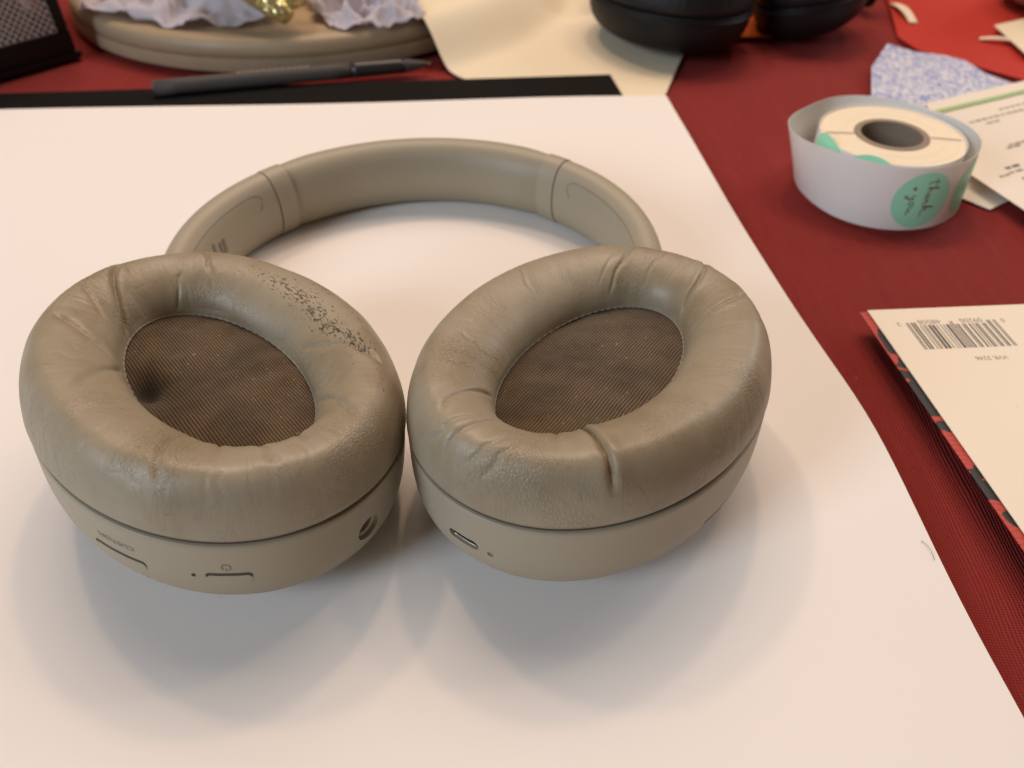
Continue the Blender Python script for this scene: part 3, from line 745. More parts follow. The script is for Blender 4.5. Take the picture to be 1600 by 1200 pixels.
# ------------------------------------------------------------------ roll of stickers
def sticker_roll():
    cx, cy = 0.1677, 0.3232; root = empty('sticker_roll', (cx, cy, 0))
    tag(root, 'roll of mint green thank you stickers on white backing strip with a loose outer loop', 'sticker roll')
    Hh = 0.0262
    core = lathe('cardboard_core', [(0.0131, 0.0), (0.0131, Hh + 0.0003), (0.0158, Hh + 0.0003), (0.0158, 0.0)], M['core'], root, 64)
    prof = [(0.0158, 0.0005)]; z = Hh - 0.0002
    prof = [(0.0159, 0.0), (0.0159, Hh)]
    rr = 0.0159; k = 0; rnd = random.Random(4)
    while rr < 0.0300:
        rr += 0.0006; prof.append((rr, Hh - (0.00015 if k % 2 else 0) + rnd.uniform(-.00008, .00008))); k += 1
    prof += [(0.0303, Hh - 0.0002), (0.0303, 0.0)]
    lathe('paper_winding', prof, M['roll_paper'], root, 96)
    tv = np.array([(0.0162, -0.00035), (0.0288, -0.00035), (0.0288, 0.00035), (0.0162, 0.00035)])
    for ang in (176, -12):
        c, s = math.cos(R(ang)), math.sin(R(ang))
        mesh_obj('winding_mark', [(x * c - y * s, x * s + y * c, Hh + 0.00035) for x, y in tv], [(0, 1, 2, 3)], M['core'], root, smooth=False)
    # first turn stays on the winding, the outer turn has sprung loose
    Ht = 0.0285
    def loop(a):          # a in degrees, from the back right (60) counterclockwise round to 60+360
        f = (a - 60) / 360
        return f
    key = np.array([(40, 0.0330), (62, 0.0348), (86, 0.0374), (112, 0.0392), (144, 0.0380), (165, 0.0398), (180, 0.0402), (198, 0.0378), (212, 0.0366), (228, 0.0364), (252, 0.0366), (272, 0.0362), (296, 0.0360), (316, 0.0358), (349, 0.0366), (375, 0.0352), (400, 0.0330)])
    aa = np.linspace(40, 400, 300); rr = np.interp(aa, key[:, 0], key[:, 1])
    for _ in range(60): rr[1:-1] = (rr[:-2] + 2 * rr[1:-1] + rr[2:]) / 4
    P = np.stack([rr * np.cos(np.radians(aa)), rr * np.sin(np.radians(aa))], -1)
    S = np.concatenate([[0], np.cumsum(np.linalg.norm(np.diff(P, axis=0), axis=1))])
    def at(s, z, off=0.0):
        x = np.interp(s, S, P[:, 0]); y = np.interp(s, S, P[:, 1])
        tx = np.interp(s + 1e-3, S, P[:, 0]) - np.interp(s - 1e-3, S, P[:, 0]); ty = np.interp(s + 1e-3, S, P[:, 1]) - np.interp(s - 1e-3, S, P[:, 1])
        l = np.hypot(tx, ty) + 1e-9; ang = np.degrees(np.arctan2(y, x)) % 360; lean = (z - 0.014) * (-0.05 + 0.42 * np.exp(-((ang - 178) / 34) ** 2))
        return np.stack([x + ty / l * (off + lean), y - tx / l * (off + lean), z], -1)
    n = 240; ss = np.linspace(0, S[-1], n); zz = np.linspace(0.0004, Ht, 5); V = []
    for off in (0, -0.00012):
        for s in ss: V += [tuple(q) for q in at(np.full(5, s), zz, off)]
    f = grid_faces(n, 5); f2 = [tuple(i + n * 5 for i in q[::-1]) for q in f]
    top = [(i * 5 + 4, (i + 1) * 5 + 4, n * 5 + (i + 1) * 5 + 4, n * 5 + i * 5 + 4) for i in range(n - 1)]
    mesh_obj('backing_strip', V, f + f2 + top, M['backing'], root, sharp=60)
    # inner tight strip
    lathe('wound_strip', [(0.0305, 0.0003), (0.0305, Hh + 0.0006), (0.0308, Hh + 0.0006), (0.0308, 0.0003)], M['backing'], root, 96)
    def sticker(sc, zc, r, fn, name='sticker'):
        k = 40; rings = [0.0001, 0.35, 0.7, 1.0]; V = []
        for i in range(k):
            a = 2 * math.pi * i / k
            for q in rings: V.append(fn(sc + r * q * math.cos(a), zc + r * q * math.sin(a)))
        return mesh_obj(name, V, grid_faces(k, 4, True, False), M['mint'], root)
    def on_loop(off): return lambda s, z: tuple(at(np.array([s]), np.array([z]), off)[0])
    def s_at(a): return float(np.interp(a, aa, S))
    s1 = s_at(276); zc = 0.0140; r1 = 0.0125
    st = sticker(s1, zc, r1, on_loop(0.00012))
    sticker(s1 + 0.0285, zc, r1, on_loop(0.00012))
    def on_core(s, z): return (0.0310 * math.cos(s / 0.0310), 0.0310 * math.sin(s / 0.0310), z)
    for a in (193, 236): sticker(R(a) * 0.0310, 0.0165, r1, on_core)
    # handwriting, turned a quarter so that it reads downwards: (along = -z, across)
    strokes = [  # thank
        [(-.86, .52), (-.86, .05), (-.82, -.02), (-.76, .0)], [(-1.0, .36), (-.66, .40)],
        [(-.62, 0), (-.58, .6), (-.54, .62), (-.58, .2), (-.60, 0), (-.52, .24), (-.46, .22), (-.44, 0)],
        [(-.20, .22), (-.30, .22), (-.34, .08), (-.26, .0), (-.19, .12), (-.18, .24), (-.18, .02), (-.12, .0)],
        [(-.06, .24), (-.05, 0), (0.0, .2), (.07, .22), (.10, 0), (.16, .02)],
        [(.24, 0), (.28, .58), (.32, .62), (.30, .2), (.26, .02)], [(.30, .16), (.42, .28), (.44, .18), (.34, .12), (.46, .0), (.62, .05), (.72, .02)]]
    you = [[(-.42, .24), (-.38, .06), (-.28, .06), (-.24, .24), (-.24, -.10), (-.34, -.32), (-.42, -.22), (-.20, 0)],
           [(-.02, .24), (-.12, .18), (-.10, .02), (.0, .0), (.06, .14), (-.02, .24), (.10, .22)],
           [(.16, .24), (.16, .04), (.26, .02), (.32, .22), (.32, .04), (.40, .0), (.50, .06)]]
    def smooth(p):
        p = np.array(p, float)
        for _ in range(2):
            q = [p[0]]
            for i in range(len(p) - 1): q += [p[i] * .75 + p[i + 1] * .25, p[i] * .25 + p[i + 1] * .75]
            p = np.array(q + [p[-1]])
        return p
    def ribbon(pts, shift, name):
        p = smooth(pts); t = np.gradient(p, axis=0); t /= np.linalg.norm(t, axis=1)[:, None] + 1e-9; nn = np.stack([-t[:, 1], t[:, 0]], -1)
        V = []
        for sgn in (-1, 1):
            for i in range(len(p)):
                q = p[i] + nn[i] * sgn * 0.021
                V.append(on_loop(0.0002)(s1 + (q[1] + shift) * 0.0088, zc - 0.0002 - q[0] * 0.0098))
        m = len(p); mesh_obj(name, V, [(i, i + 1, m + i + 1, m + i) for i in range(m - 1)], M['script_ink'], st, smooth=False)
    for p in strokes: ribbon(p, 0.08, 'script_stroke')
    for p in you: ribbon([(x + .14, y) for x, y in p], -0.62, 'script_stroke')
    hp_ = [(0, -.10), (.09, .0), (.09, .08), (.04, .10), (0, .06), (-.04, .10), (-.09, .08), (-.09, .0)]
    V = [on_loop(0.0002)(s1 + (y - .56) * 0.0088, zc - (x - .52) * -0.0 - (-.56 + x) * 0.0098 - 0.0) for x, y in [(a * .9, b * .9) for a, b in hp_]]
    mesh_obj('heart', V, [tuple(range(len(V)))], M['script_ink'], st, smooth=False)
sticker_roll()

# ------------------------------------------------------------------ greeting card at the right edge
def card():
    root = empty('greeting_card', (0.128, 0.2204, 0.0)); ang = -0.072; root.rotation_euler = (0, 0, 0)
    tag(root, 'cream folded card with barcode, its red and black cover showing along the left', 'card')
    d = np.array([0.0081, -0.0990]); L = np.linalg.norm(d); d /= L; e = np.array([-d[1], d[0]])   # e: to the right
    W, Hh = 0.127, 0.178
    def sheet_(name, off, zf, mat, th, w=W):
        nu, nv = 24, 30; V = []
        for k in (0, -th):
            for i in range(nu):
                for j in range(nv):
                    u = w * i / (nu - 1); v = Hh * j / (nv - 1)
                    p = e * (u + off[0]) + d * (v + off[1]); V.append((p[0], p[1], zf(u, v) + k))
        n = nu * nv; f = grid_faces(nu, nv); fb = [tuple(i + n for i in q[::-1]) for q in f]
        per = [j for j in range(nv)] + [i * nv + nv - 1 for i in range(1, nu)] + [(nu - 1) * nv + j for j in range(nv - 2, -1, -1)] + [i * nv for i in range(nu - 2, 0, -1)]
        side = [(per[i], per[(i + 1) % len(per)], per[(i + 1) % len(per)] + n, per[i] + n) for i in range(len(per))]
        o = mesh_obj(name, V, f + fb + side, mat, root, sharp=40); return o
    zt = lambda u, v: 0.0078 + 0.0020 * np.clip(v / Hh, 0, 1) - 0.002 * (u / W)
    zb = lambda u, v: zt(u, v) - 0.0006
    back = sheet_('back_cover', (0, 0), zt, M['card'], 0.00035)
    sheet_('front_cover', (-0.0028, 0.0002), zb, M['cover'], 0.00035)
    # barcode (upside down to the viewer), printed on the cream back
    def put(x, y, lift=0.00006):   # card print frame: origin at the barcode centre, x to the left, y towards the viewer
        base = np.array([0.1560, 0.2066]) - np.array([0.128, 0.2204])
        p = base - e * x + d * y
        u = p @ e; v = p @ d
        return (p[0], p[1], zt(u, v) + lift)
    code = '009200485082'
    Lc = ['0001101', '0011001', '0010011', '0111101', '0100011', '0110001', '0101111', '0111011', '0110111', '0001011']
    bits = '101' + ''.join(Lc[int(c)] for c in code[:6]) + '01010' + ''.join(''.join('1' if b == '0' else '0' for b in Lc[int(c)]) for c in code[6:]) + '101'
    mod = 0.0330 / 95; x0 = -0.0165; i = 0
    while i < 95:
        if bits[i] == '1':
            j = i
            while j < 95 and bits[j] == '1': j += 1
            a, b = x0 + i * mod, x0 + j * mod
            guard = i < 10 or i >= 85 or 44 < i < 50
            y1 = -0.0078 if guard else -0.0062
            mesh_obj('barcode_bar', [put(a, 0.0068), put(b, 0.0068), put(b, y1), put(a, y1)], [(0, 1, 2, 3)], M['ink'], back, smooth=False)
            i = j
        else: i += 1
    def write(s, size, cx_, cy_, mat):
        tv, tf = text_mesh(s, size); mesh_obj('printed_digits', [put(cx_ + x, cy_ + y) for x, y in tv], tf, mat, back, smooth=False)
    write('09200', 0.0034, -0.0077, -0.0079, M['ink_soft']); write('48508', 0.0034, 0.0077, -0.0079, M['ink_soft'])
    write('0', 0.0030, -0.0192, -0.0072, M['ink_soft']); write('2', 0.0030, 0.0192, -0.0072, M['ink_soft'])
    write('VVR 3246', 0.0028, -0.0040, 0.0125, M['ink_soft'])
card()

# ------------------------------------------------------------------ printed papers behind the roll
def outline_sheet(name, poly, z0, th, mat, label, cat, group=None):
    o = prism(name, poly, z0, z0 + th, mat); return tag(o, label, cat, group)
def documents():
    o = outline_sheet('printed_sheet', [(0.190, 0.330), (0.2129, 0.3030), (0.236, 0.318), (0.30, 0.385), (0.26, 0.42)], 0.0004, 0.0004, M['doc'], 'blank lower sheet sticking out under the printed statement', 'paper')
    A_ = np.array([0.2120, 0.3240]); ux = np.array([0.0712, 0.0324]); ux /= np.linalg.norm(ux); uy = np.array([-ux[1], ux[0]])
    # left edge runs from the front corner to the back, front edge runs to the right and towards the viewer
    P0 = np.array([0.2110, 0.3250]); P1 = np.array([0.2213, 0.4030]); P2 = np.array([0.42, 0.4935]); P3 = np.array([0.245, 0.195])
    poly = [tuple(P0), (0.2210, 0.2905), tuple(P3), (0.42, 0.30), tuple(P2), tuple(P1)]
    rt = outline_sheet('printed_sheet', poly, 0.0062, 0.0003, M['doc'], 'cream printed statement with a thin green stripe beside the sticker roll', 'paper')
    zt = 0.0062 + 0.0003 + 0.00012
    def bar(name, c, L, th, mat, ang=None, up=0.0):
        d = ux if ang is None else np.array([math.cos(ang), math.sin(ang)]); n = np.array([-d[1], d[0]]); c = np.array(c)
        V = [tuple(c + d * a + n * b) + (zt + up,) for a, b in ((-L / 2, -th / 2), (L / 2, -th / 2), (L / 2, th / 2), (-L / 2, th / 2))]
        return mesh_obj(name, V, [(0, 1, 2, 3)], mat, rt, smooth=False)
    bar('green_stripe', (0.300, 0.4275), 0.17, 0.0034, M['green_ink'])
    bar('stripe_ink_line', (0.300, 0.4250), 0.17, 0.0007, M['ink'], up=0.00005)  # thin dark ink line along the near side of the green stripe
    rnd = random.Random(3)
    def tline(c, L, th=0.0017, mat=None):
        n = max(2, int(L / 0.0042)); st = np.array(c) - ux * L / 2
        for i in range(n):
            wl = L / n * rnd.uniform(.55, .9); bar('printed_word', st + ux * (L / n * (i + .5)), wl, th * rnd.uniform(.7, 1), mat or M['ink_soft'])
    for c, L in (((0.2700, 0.4010), 0.030), ((0.2520, 0.3870), 0.040), ((0.2930, 0.4060), 0.020), ((0.2470, 0.3800), 0.010), ((0.2720, 0.3660), 0.022),
                 ((0.2480, 0.3560), 0.014), ((0.2440, 0.3520), 0.010), ((0.2330, 0.3270), 0.010), ((0.2360, 0.3215), 0.009), ((0.2400, 0.3175), 0.008), ((0.2260, 0.3230), 0.007), ((0.3050, 0.4000), 0.03), ((0.3000, 0.3700), 0.03)):
        tline(c, L)
    tline((0.2335, 0.3315), 0.010, 0.0024, M['ink'])
documents()
envp = [(0.2361, 0.4990), (0.2130, 0.4607), (0.1969, 0.4145), (0.2076, 0.3800), (0.2913, 0.4176), (0.2843, 0.4367), (0.2755, 0.4508), (0.2729, 0.4700), (0.262, 0.480), (0.248, 0.4845)]
def env():
    P = np.array(envp); c = P.mean(0); n = len(P); V = [(x, y, 0.0044) for x, y in P] + [(x, y, 0.0040) for x, y in P]
    q = []
    for x, y in P: q.append((c[0] * .35 + x * .65, c[1] * .35 + y * .65, 0.0056))
    V += q + [(c[0], c[1], 0.0056)]
    f = [(i, (i + 1) % n, 2 * n + (i + 1) % n, 2 * n + i) for i in range(n)] + [(2 * n + i, 2 * n + (i + 1) % n, 3 * n) for i in range(n)] + [(i, n + i, n + (i + 1) % n, (i + 1) % n) for i in range(n)]
    o = mesh_obj('torn_envelope', V, f, M['envelope'], None, smooth=False)
    for v in o.data.vertices: v.co.z -= 0.0
    tag(o, 'torn envelope piece lined with blue and white security pattern', 'envelope')
env()
outline_sheet('paper_sheet', [(0.2508, 0.5184), (0.2548, 0.4957), (0.262, 0.487), (0.36, 0.38), (0.62, 0.40), (0.62, 0.85), (0.33, 0.85), (0.2728, 0.60)], 0.0006, 0.0012, M['bright_red'], 'bright red paper sheet behind the blue patterned envelope', 'paper')
def scrap(p0, p1, wd, label):
    p0, p1 = np.array(p0), np.array(p1); d = (p1 - p0) / np.linalg.norm(p1 - p0); n = np.array([-d[1], d[0]]); V = []; K = 8
    for k in (0.0030, 0.0024):
        for i in range(K + 1):
            t = i / K; c = p0 + (p1 - p0) * t; z = k + 0.0022 * math.sin(math.pi * t); wv = wd * (1 + 0.12 * math.sin(5 * t))
            for s in (-1, 1): q = c + n * s * wv / 2; V.append((q[0], q[1], z))
    m = 2 * (K + 1); f = grid_faces(K + 1, 2); fb = [tuple(i + m for i in q[::-1]) for q in f]
    per = [2 * i for i in range(K + 1)] + [2 * i + 1 for i in range(K, -1, -1)]
    f2 = [(per[i], per[(i + 1) % len(per)], per[(i + 1) % len(per)] + m, per[i] + m) for i in range(len(per))]
    tag(mesh_obj('paper_scrap', V, f + fb + f2, M['cream'], None, sharp=50), label, 'paper scrap', 'paper scraps on the red sheet')
scrap((0.2712, 0.5828), (0.2696, 0.5428), 0.0060, 'curled cream paper scrap near the left edge of the red sheet')
scrap((0.3005, 0.5125), (0.325, 0.4990), 0.0042, 'thin cream paper scrap poking out by the pale sheet corner')
outline_sheet('paper_sheet', [(0.3163, 0.5290), (0.3120, 0.4780), (0.330, 0.45), (0.50, 0.50), (0.50, 0.62)], 0.0052, 0.0004, M['cream'], 'cream sheet corner at the right edge above the red paper', 'paper')
def jar():
    root = empty('glass_jar', (0.3800, 0.5760, 0.0019)); tag(root, 'small glass jar with brown contents at the top right corner', 'jar')
    lathe('jar_body', [(0.0, 0.0005), (0.024, 0.0), (0.033, 0.003), (0.0365, 0.010), (0.0365, 0.060), (0.031, 0.068), (0.031, 0.078), (0.029, 0.078), (0.029, 0.067), (0.0345, 0.059), (0.0345, 0.011), (0.031, 0.005), (0.0, 0.0035)], M['glass'], root, 72, sharp=70)
    lathe('jar_contents', [(0.0, 0.0042), (0.0305, 0.0060), (0.0338, 0.012), (0.0338, 0.036), (0.0, 0.038)], M['jar_fill'], root, 48)
jar()

# ------------------------------------------------------------------ wooden board, tissue, glitter ornament
BC = (-0.150, 0.6185); BR = 0.163
def board():
    root = empty('round_board', (BC[0], BC[1], 0)); tag(root, 'round pale wooden serving board with a stepped rim behind the pen', 'board')
    r = BR
    lathe('board_base', [(0.0, 0.0005), (r - 0.004, 0.0005), (r - 0.0005, 0.0025), (r, 0.0055), (r - 0.0008, 0.0102), (0.0, 0.0102)], M['wood_edge'], root, 160, sharp=50)
    lathe('board_rim', [(r - 0.02, 0.0104), (r - 0.0022, 0.0104), (r - 0.0010, 0.0125), (r - 0.0018, 0.0182), (r - 0.0045, 0.0202), (r - 0.012, 0.0204), (r - 0.016, 0.0194), (r - 0.02, 0.0190)], M['wood_edge'], root, 160, sharp=60)
    lathe('board_top', [(0.0, 0.0188), (r - 0.0165, 0.0188), (r - 0.0165, 0.0106), (0.0, 0.0106)], M['wood'], root, 120, sharp=50)
board()
def tissue_obj(name, cx, cy, rx, ry, rot, z0, hgt, seed, label):
    nr, na = 46, 150; A = np.linspace(0, 2 * np.pi, na, endpoint=False); r = np.linspace(0.01, 1, nr)
    AA, RR = np.meshgrid(A, r, indexing='ij')
    edge = 1 + 0.16 * vnoise(AA / (2 * np.pi) * 11, 0 * AA + 3, seed, 11) + 0.07 * vnoise(AA / (2 * np.pi) * 37, 0 * AA + 3, seed + 1, 37)
    x = np.cos(AA) * RR * edge * rx; y = np.sin(AA) * RR * edge * ry
    # crumple: ridged folds
    s = 55.0
    f1 = 1 - abs(vnoise(x * s + 40, y * s + 40, seed + 2)) * 2; f2 = 1 - abs(vnoise(x * s * 2.1 + 9, y * s * 2.1 + 77, seed + 3)) * 2
    f3 = 1 - abs(vnoise(x * s * 4.3 + 19, y * s * 4.3 + 7, seed + 4)) * 2
    z = z0 + hgt * (0.55 * np.clip(f1, 0, 1) + 0.30 * np.clip(f2, 0, 1) + 0.12 * np.clip(f3, 0, 1)) * (1 - 0.7 * RR ** 3) + 0.0005
    c, sn = math.cos(rot), math.sin(rot)
    V = np.stack([cx + c * x - sn * y, cy + sn * x + c * y, z], -1).reshape(-1, 3)
    o = mesh_obj(name, V, grid_faces(na, nr, True, False) + [tuple(i * nr for i in range(na))], M['tissue'], None)
    md = o.modifiers.new('solid', 'SOLIDIFY'); md.thickness = 0.00025
    tag(o, label, 'tissue paper'); return o
tissue_obj('tissue_paper', -0.205, 0.533, 0.075, 0.056, -0.28, 0.0204, 0.026, 21, 'crumpled white tissue paper on the left of the round board')
tissue_obj('tissue_paper', -0.092, 0.513, 0.034, 0.042, 0.9, 0.0206, 0.024, 33, 'crumpled lilac tissue paper beside the cream sheet on the board')
def ornament():
    root = empty('glitter_ornament', (-0.146, 0.54, 0.022)); tag(root, 'gold glitter ornament lying among the tissue paper on the board', 'ornament')
    for i, (p0, p1, w_) in enumerate((((-0.190, 0.510, 0.064), (-0.1290, 0.4665, 0.029), 0.0125), ((-0.150, 0.515, 0.064), (-0.124, 0.473, 0.034), 0.0110))):
        p0, p1 = np.array(p0), np.array(p1); K = 22; pts = [p0 + (p1 - p0) * k / (K - 1) + np.array([0, 0, 0.004 * math.sin(3 * k / K)]) for k in range(K)]
        rad = [max(0.0004, w_ * math.sin(math.pi * (0.08 + 0.84 * k / (K - 1))) ** 0.7) for k in range(K)]
        o = tube('glitter_leaf', np.array(pts) - np.array(root.location), 0, M['glitter'], root, 14, rad)
ornament()

# ------------------------------------------------------------------ cream sheet draped over the board's right side
def cream():
    left = np.array([(-0.0926, 0.80), (-0.088, 0.60), (-0.0845, 0.545), (-0.066, 0.505), (-0.047, 0.478), (-0.0330, 0.4570), (-0.0250, 0.4490), (-0.0100, 0.4300), (0.0, 0.405)])
    right = np.array([(0.20, 0.80), (0.142, 0.600), (0.1275, 0.5575), (0.118, 0.526), (0.1074, 0.4924), (0.098, 0.464), (0.0915, 0.4440), (0.0851, 0.4241), (0.079, 0.405)])
    tt = np.linspace(0, 8, 70); k = np.arange(9)
    l = np.stack([np.interp(tt, k, left[:, 0]), np.interp(tt, k, left[:, 1])], -1); r = np.stack([np.interp(tt, k, right[:, 0]), np.interp(tt, k, right[:, 1])], -1)
    for a in (l, r):
        for _ in range(4): a[1:-1] = (a[:-2] + 2 * a[1:-1] + a[2:]) / 4
    def zf(x, y):
        d = np.hypot(x - BC[0], y - BC[1]) - BR
        s = np.clip(1 - (d + 0.004) / 0.034, 0, 1); s = s * s * (3 - 2 * s)
        return 0.0006 + 0.0232 * s + 0.0004 * (vnoise(x * 40 + 60, y * 40 + 60, 8) + 1) * np.clip((y - 0.44) / .03, 0, 1)
    o = sheet('cream_sheet', l[:, 0], r[:, 0], list(zip(l[:, 1], r[:, 1])), zf, M['cream'], 60, th=0.0005)
    tag(o, 'cream sheet draped from the round board under the black headphones', 'paper')
cream()

# ------------------------------------------------------------------ pen
def pen():
    root = empty('ballpoint_pen', (-0.125, 0.4440, 0.0)); tag(root, 'dark grey pen lying between the round board and the black sheet', 'pen')
    p0 = np.array([-0.2000, 0.4262, 0.0054]); p1 = np.array([-0.0480, 0.4630, 0.0054]); c = np.array(root.location); d = p1 - p0
    def part(name, a, b, r0, r1, mat, n=10):
        tube(name, [p0 + d * (a + (b - a) * i / (n - 1)) - c for i in range(n)], 0, mat, root, 20, [0.86 * (r0 + (r1 - r0) * i / (n - 1)) for i in range(n)])
    part('end_cap', 0.0, 0.012, 0.0043, 0.0049, M['pen_grey']); part('barrel', 0.012, 0.70, 0.0049, 0.0050, M['pen_grey'])
    part('grip', 0.70, 0.90, 0.0051, 0.0047, M['pen_dark']); part('tip_cone', 0.90, 0.985, 0.0046, 0.0015, M['pen_grey']); part('point', 0.985, 1.0, 0.0009, 0.0005, M['metal'])
    n = np.array([-d[1], d[0], 0]); n /= np.linalg.norm(n)
    for i in range(12):
        a = 0.30 + 0.022 * i; q = p0 + d * a; ql = 0.0011
        V = [q + d / np.linalg.norm(d) * s * ql + n * (v_ + 0.0006) + np.array([0, 0, math.sqrt(0.00442 ** 2 - (v_ + .0006) ** 2)]) - c for s, v_ in ((-1, -.0008), (1, -.0008), (1, .0006), (-1, .0006))]
        mesh_obj('printed_mark', V, [(0, 1, 2, 3)], M['pen_print'], root, smooth=False)
pen()

# ------------------------------------------------------------------ mesh pen holder
def holder():
    root = empty('mesh_holder', (-0.268, 0.486, 0)); tag(root, 'black wire mesh desk holder at the top left corner', 'desk holder')
    a = np.array([-0.66, -0.75]); a /= np.linalg.norm(a); b = np.array([-a[1], a[0]]) * -1; b = np.array([-0.75, 0.66]); b /= np.linalg.norm(b); S = 0.085; Hh = 0.10
    def box(name, o, x, y, z0, z1, mat):
        o = np.array(o, float); V = []
        for z in (z0, z1):
            for q in ((0, 0), (1, 0), (1, 1), (0, 1)): V.append(tuple(o + x * q[0] + y * q[1]) + (z,))
        ob = mesh_obj(name, V, [(3, 2, 1, 0), (4, 5, 6, 7), (0, 1, 5, 4), (1, 2, 6, 5), (2, 3, 7, 6), (3, 0, 4, 7)], mat, root, smooth=False)
        bm = bmesh.new(); bm.from_mesh(ob.data); bmesh.ops.recalc_face_normals(bm, faces=bm.faces)
        bmesh.ops.bevel(bm, geom=bm.edges[:], offset=0.0008, segments=2, affect='EDGES'); bm.to_mesh(ob.data); bm.free(); return ob
    Z = np.zeros(2)
    box('base_plate', Z - a * .002 - b * .002, a * (S + .004), b * (S + .004), 0.0008, 0.0045, M['black_metal'])
    for o, x, y in ((Z, a * S, b * 0.002), (b * (S - .002), a * S, b * 0.002), (Z, a * .002, b * S), (a * (S - .002), a * .002, b * S)):
        box('base_band', o, x, y, 0.0046, 0.0175, M['black_metal']); box('top_rim', o, x, y, Hh, Hh + 0.004, M['black_metal'])
    for o in (Z, a * (S - .008), b * (S - .008), a * (S - .008) + b * (S - .008)):
        box('corner_post', o, a * .008, b * .008, 0.0176, Hh - 0.0002, M['black_metal'])
    def panel(o, x):
        V, F = [], []; nrm = np.array([-x[1], x[0]]); step = 0.0042; L = S; h = Hh - 0.0175
        def wire(p, q):
            k = len(V); p, q = np.array(p), np.array(q); dd = q - p; dd /= np.linalg.norm(dd); sd = np.array([-dd[1], dd[0]]) * 0.00055
            for pt, s, nn in ((p, 1, 0), (p, -1, 0), (p, 0, 1), (q, 1, 0), (q, -1, 0), (q, 0, 1)):
                c = pt + sd * s; xy = o + x * c[0] + nrm * (0.001 + 0.0005 * nn); V.append((xy[0], xy[1], 0.0175 + c[1]))
            F.extend([(k, k + 3, k + 4, k + 1), (k + 1, k + 4, k + 5, k + 2), (k + 2, k + 5, k + 3, k)])
        i = -h
        while i < L:
            for sgn in (1, -1):
                x0, x1 = (i, i + h); z0, z1 = (0, h) if sgn > 0 else (h, 0)
                lo, hi = max(x0, 0.0075), min(x1, L - 0.0075)
                if hi > lo:
                    f = lambda xx: z0 + (z1 - z0) * (xx - x0) / h
                    wire((lo, f(lo)), (hi, f(hi)))
            i += step
        return mesh_obj('mesh_panel', V, F, M['wire'], root, smooth=False)
    panel(Z, a); panel(b * S, a); panel(Z, b); panel(a * S, b)
    c = (np.array([-0.268, 0.486]) + (a + b) * S * 0.5)
    # contents: a rolled tan note pad and a violet tube standing inside
    for k, (du, dv, r, hgt, mat, nm, lb) in enumerate(((0.012, -0.018, 0.013, 0.085, simple('tan_tube', (0.42, 0.24, 0.15, 1), 0.5), 'paint_tube', 'tan tube standing inside the mesh holder'), (-0.016, -0.012, 0.015, 0.080, simple('violet_tube', (0.16, 0.09, 0.12, 1), 0.5), 'paint_tube', 'dull violet tube standing inside the mesh holder'))):
        p = c + a * du + b * dv; q = lathe(nm, [(0.0, 0.0050), (r, 0.0050), (r, hgt), (r * .8, hgt + .004), (0, hgt + .004)], mat, None, 32, (p[0], p[1], 0)); tag(q, lb, 'tube')
holder()

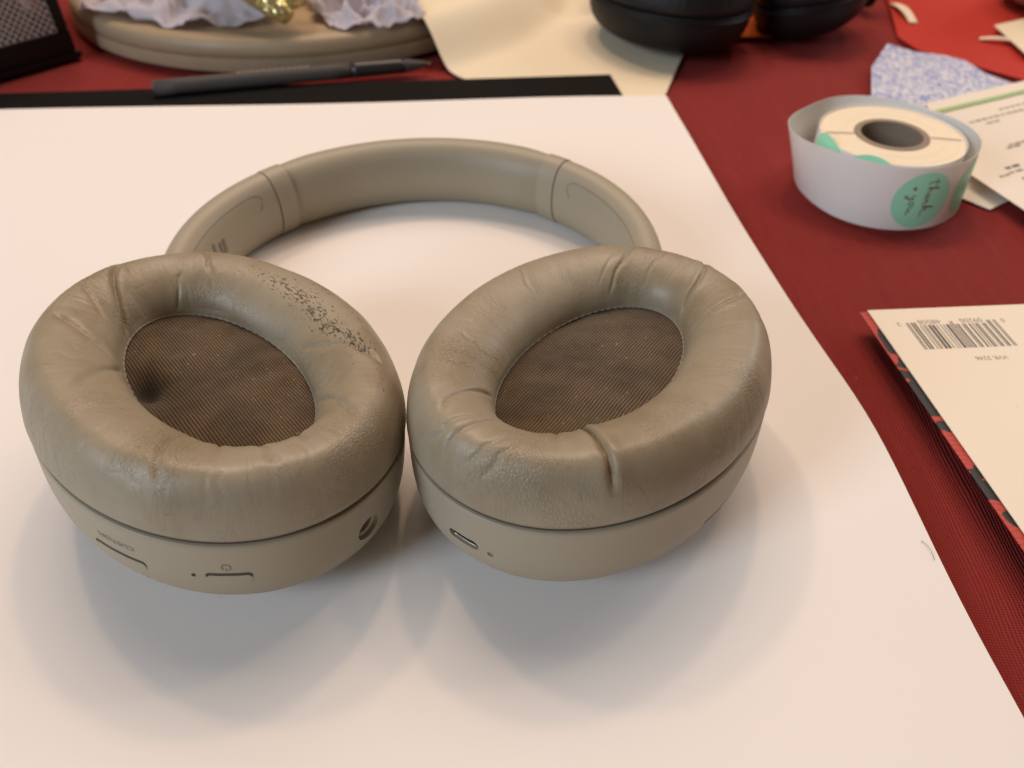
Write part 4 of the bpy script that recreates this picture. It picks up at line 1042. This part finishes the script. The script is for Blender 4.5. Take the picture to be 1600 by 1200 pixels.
# ------------------------------------------------------------------ black headphones and orange card in the back
def black_headphones():
    root = empty('headphones', (0.155, 0.565, 0)); tag(root, 'black over-ear headphones lying at the back on the cream sheet', 'headphones')
    def bcup(cx, cy, sc, yaw, tx, ty, z0, seed):
        cup = Cup(a=0.046 * sc, b=0.054 * sc, n=2.05, T=0.019, ah=0.020 * sc, bh=0.031 * sc, hy=0, fh=0.004, D=0.026, e1=3.2, e2=2.7, egg=0.0)
        v, f = build_shell_mesh(cup); sh = mesh_obj('ear_cup', v, f, M['black_plastic'], root, sharp=40)
        bm = bmesh.new(); bm.from_mesh(sh.data); bmesh.ops.recalc_face_normals(bm, faces=bm.faces); bm.to_mesh(sh.data); bm.free()
        sh.matrix_local = Matrix.Translation(Vector((cx, cy, z0)) - root.location) @ Matrix.Rotation(ty, 4, 'Y') @ Matrix.Rotation(tx, 4, 'X') @ Matrix.Rotation(yaw, 4, 'Z')
        na, nt = 360, 40; A = np.linspace(0, 2 * np.pi, na, endpoint=False); t = np.linspace(0, 1, nt); AA, TT = np.meshgrid(A, t, indexing='ij')
        V = cup.pad(AA, TT); rip = 0.0005 * vnoise(AA / (2 * np.pi) * 120, TT * 2, seed, 120) * np.clip(TT / .2, 0, 1)
        V[..., :2] *= (1 + rip / 0.05)[..., None]; V[..., 2] += rip * 0.5
        o = mesh_obj('ear_cushion', V.reshape(-1, 3), grid_faces(na, nt, True, False), M['leather_black'], sh)
        bm = bmesh.new(); bm.from_mesh(o.data); bmesh.ops.recalc_face_normals(bm, faces=bm.faces); bm.to_mesh(o.data); bm.free()
        k = np.linspace(0, 2 * np.pi, 60, endpoint=False); V = [(0, 0, 0.0035)] + [(math.cos(q) * cup.ah, math.sin(q) * cup.bh, 0.0035) for q in k]
        mesh_obj('speaker_fabric', V, [(0, 1 + i, 1 + (i + 1) % 60) for i in range(60)], M['hole'], sh)
        # raised rim line round the shell
        A2 = np.linspace(0, 2 * np.pi, 120, endpoint=False); p = cup.shell(A2, -0.0035, 0.0002); pr_ = []
        V = []
        for off, h in ((0.0, -0.0028), (0.0009, -0.0033), (0.0009, -0.0042), (0.0, -0.0047)): pr_.append(cup.shell(A2, h, off + 1e-5))
        mesh_obj('rim_band', np.array(pr_).transpose(1, 0, 2).reshape(-1, 3), grid_faces(120, 4, True, False), M['black_plastic'], sh)
    bcup(0.0985, 0.5160, 1.02, 0.5, -0.05, 0.05, 0.0285, 61)
    bcup(0.1910, 0.5340, 0.78, -0.5, -0.05, -0.22, 0.0285, 62)
    pts = []
    for i in range(60):
        a = math.pi * i / 59; pts.append((0.155 - 0.092 * math.cos(a) - root.location.x, 0.57 + 0.10 * math.sin(a) - root.location.y, 0.017))
    n, k = 60, 20; V = []
    for i in range(n):
        a = math.pi * i / 59; cn, sn = -math.cos(a), math.sin(a)
        for j in range(k):
            b = 2 * math.pi * j / k; c, s = math.cos(b), math.sin(b)
            x = math.copysign(abs(c) ** .7, c) * 0.006; z = math.copysign(abs(s) ** .7, s) * 0.013
            V.append((pts[i][0] + cn * x, pts[i][1] + sn * x, pts[i][2] + z))
    mesh_obj('headband', V, grid_faces(n, k, False, True) + [tuple(range(k))[::-1], tuple(range((n - 1) * k, n * k))], M['black_plastic'], root)
black_headphones()
outline_sheet('orange_card', [(0.127, 0.5140), (0.168, 0.5165), (0.178, 0.600), (0.13, 0.600)], 0.0022, 0.0009, M['orange'], 'orange card showing between the black ear cups', 'card')

# a short hair and a few crumbs on the white sheet
hx = np.array([0.1128, 0.1180]); pts = [(hx[0] - 0.0022 * t + 0.0012 * math.sin(2.2 * t), hx[1] + 0.006 * t, 0.0028 + 0.0004 * math.sin(3 * t)) for t in np.linspace(0, 1, 14)]
tag(tube('hair', pts, 0.00007, M['ink'], None, 5), 'short dark hair lying by the right edge of the white paper', 'hair')

# ------------------------------------------------------------------ render settings
scn.render.engine = 'CYCLES'
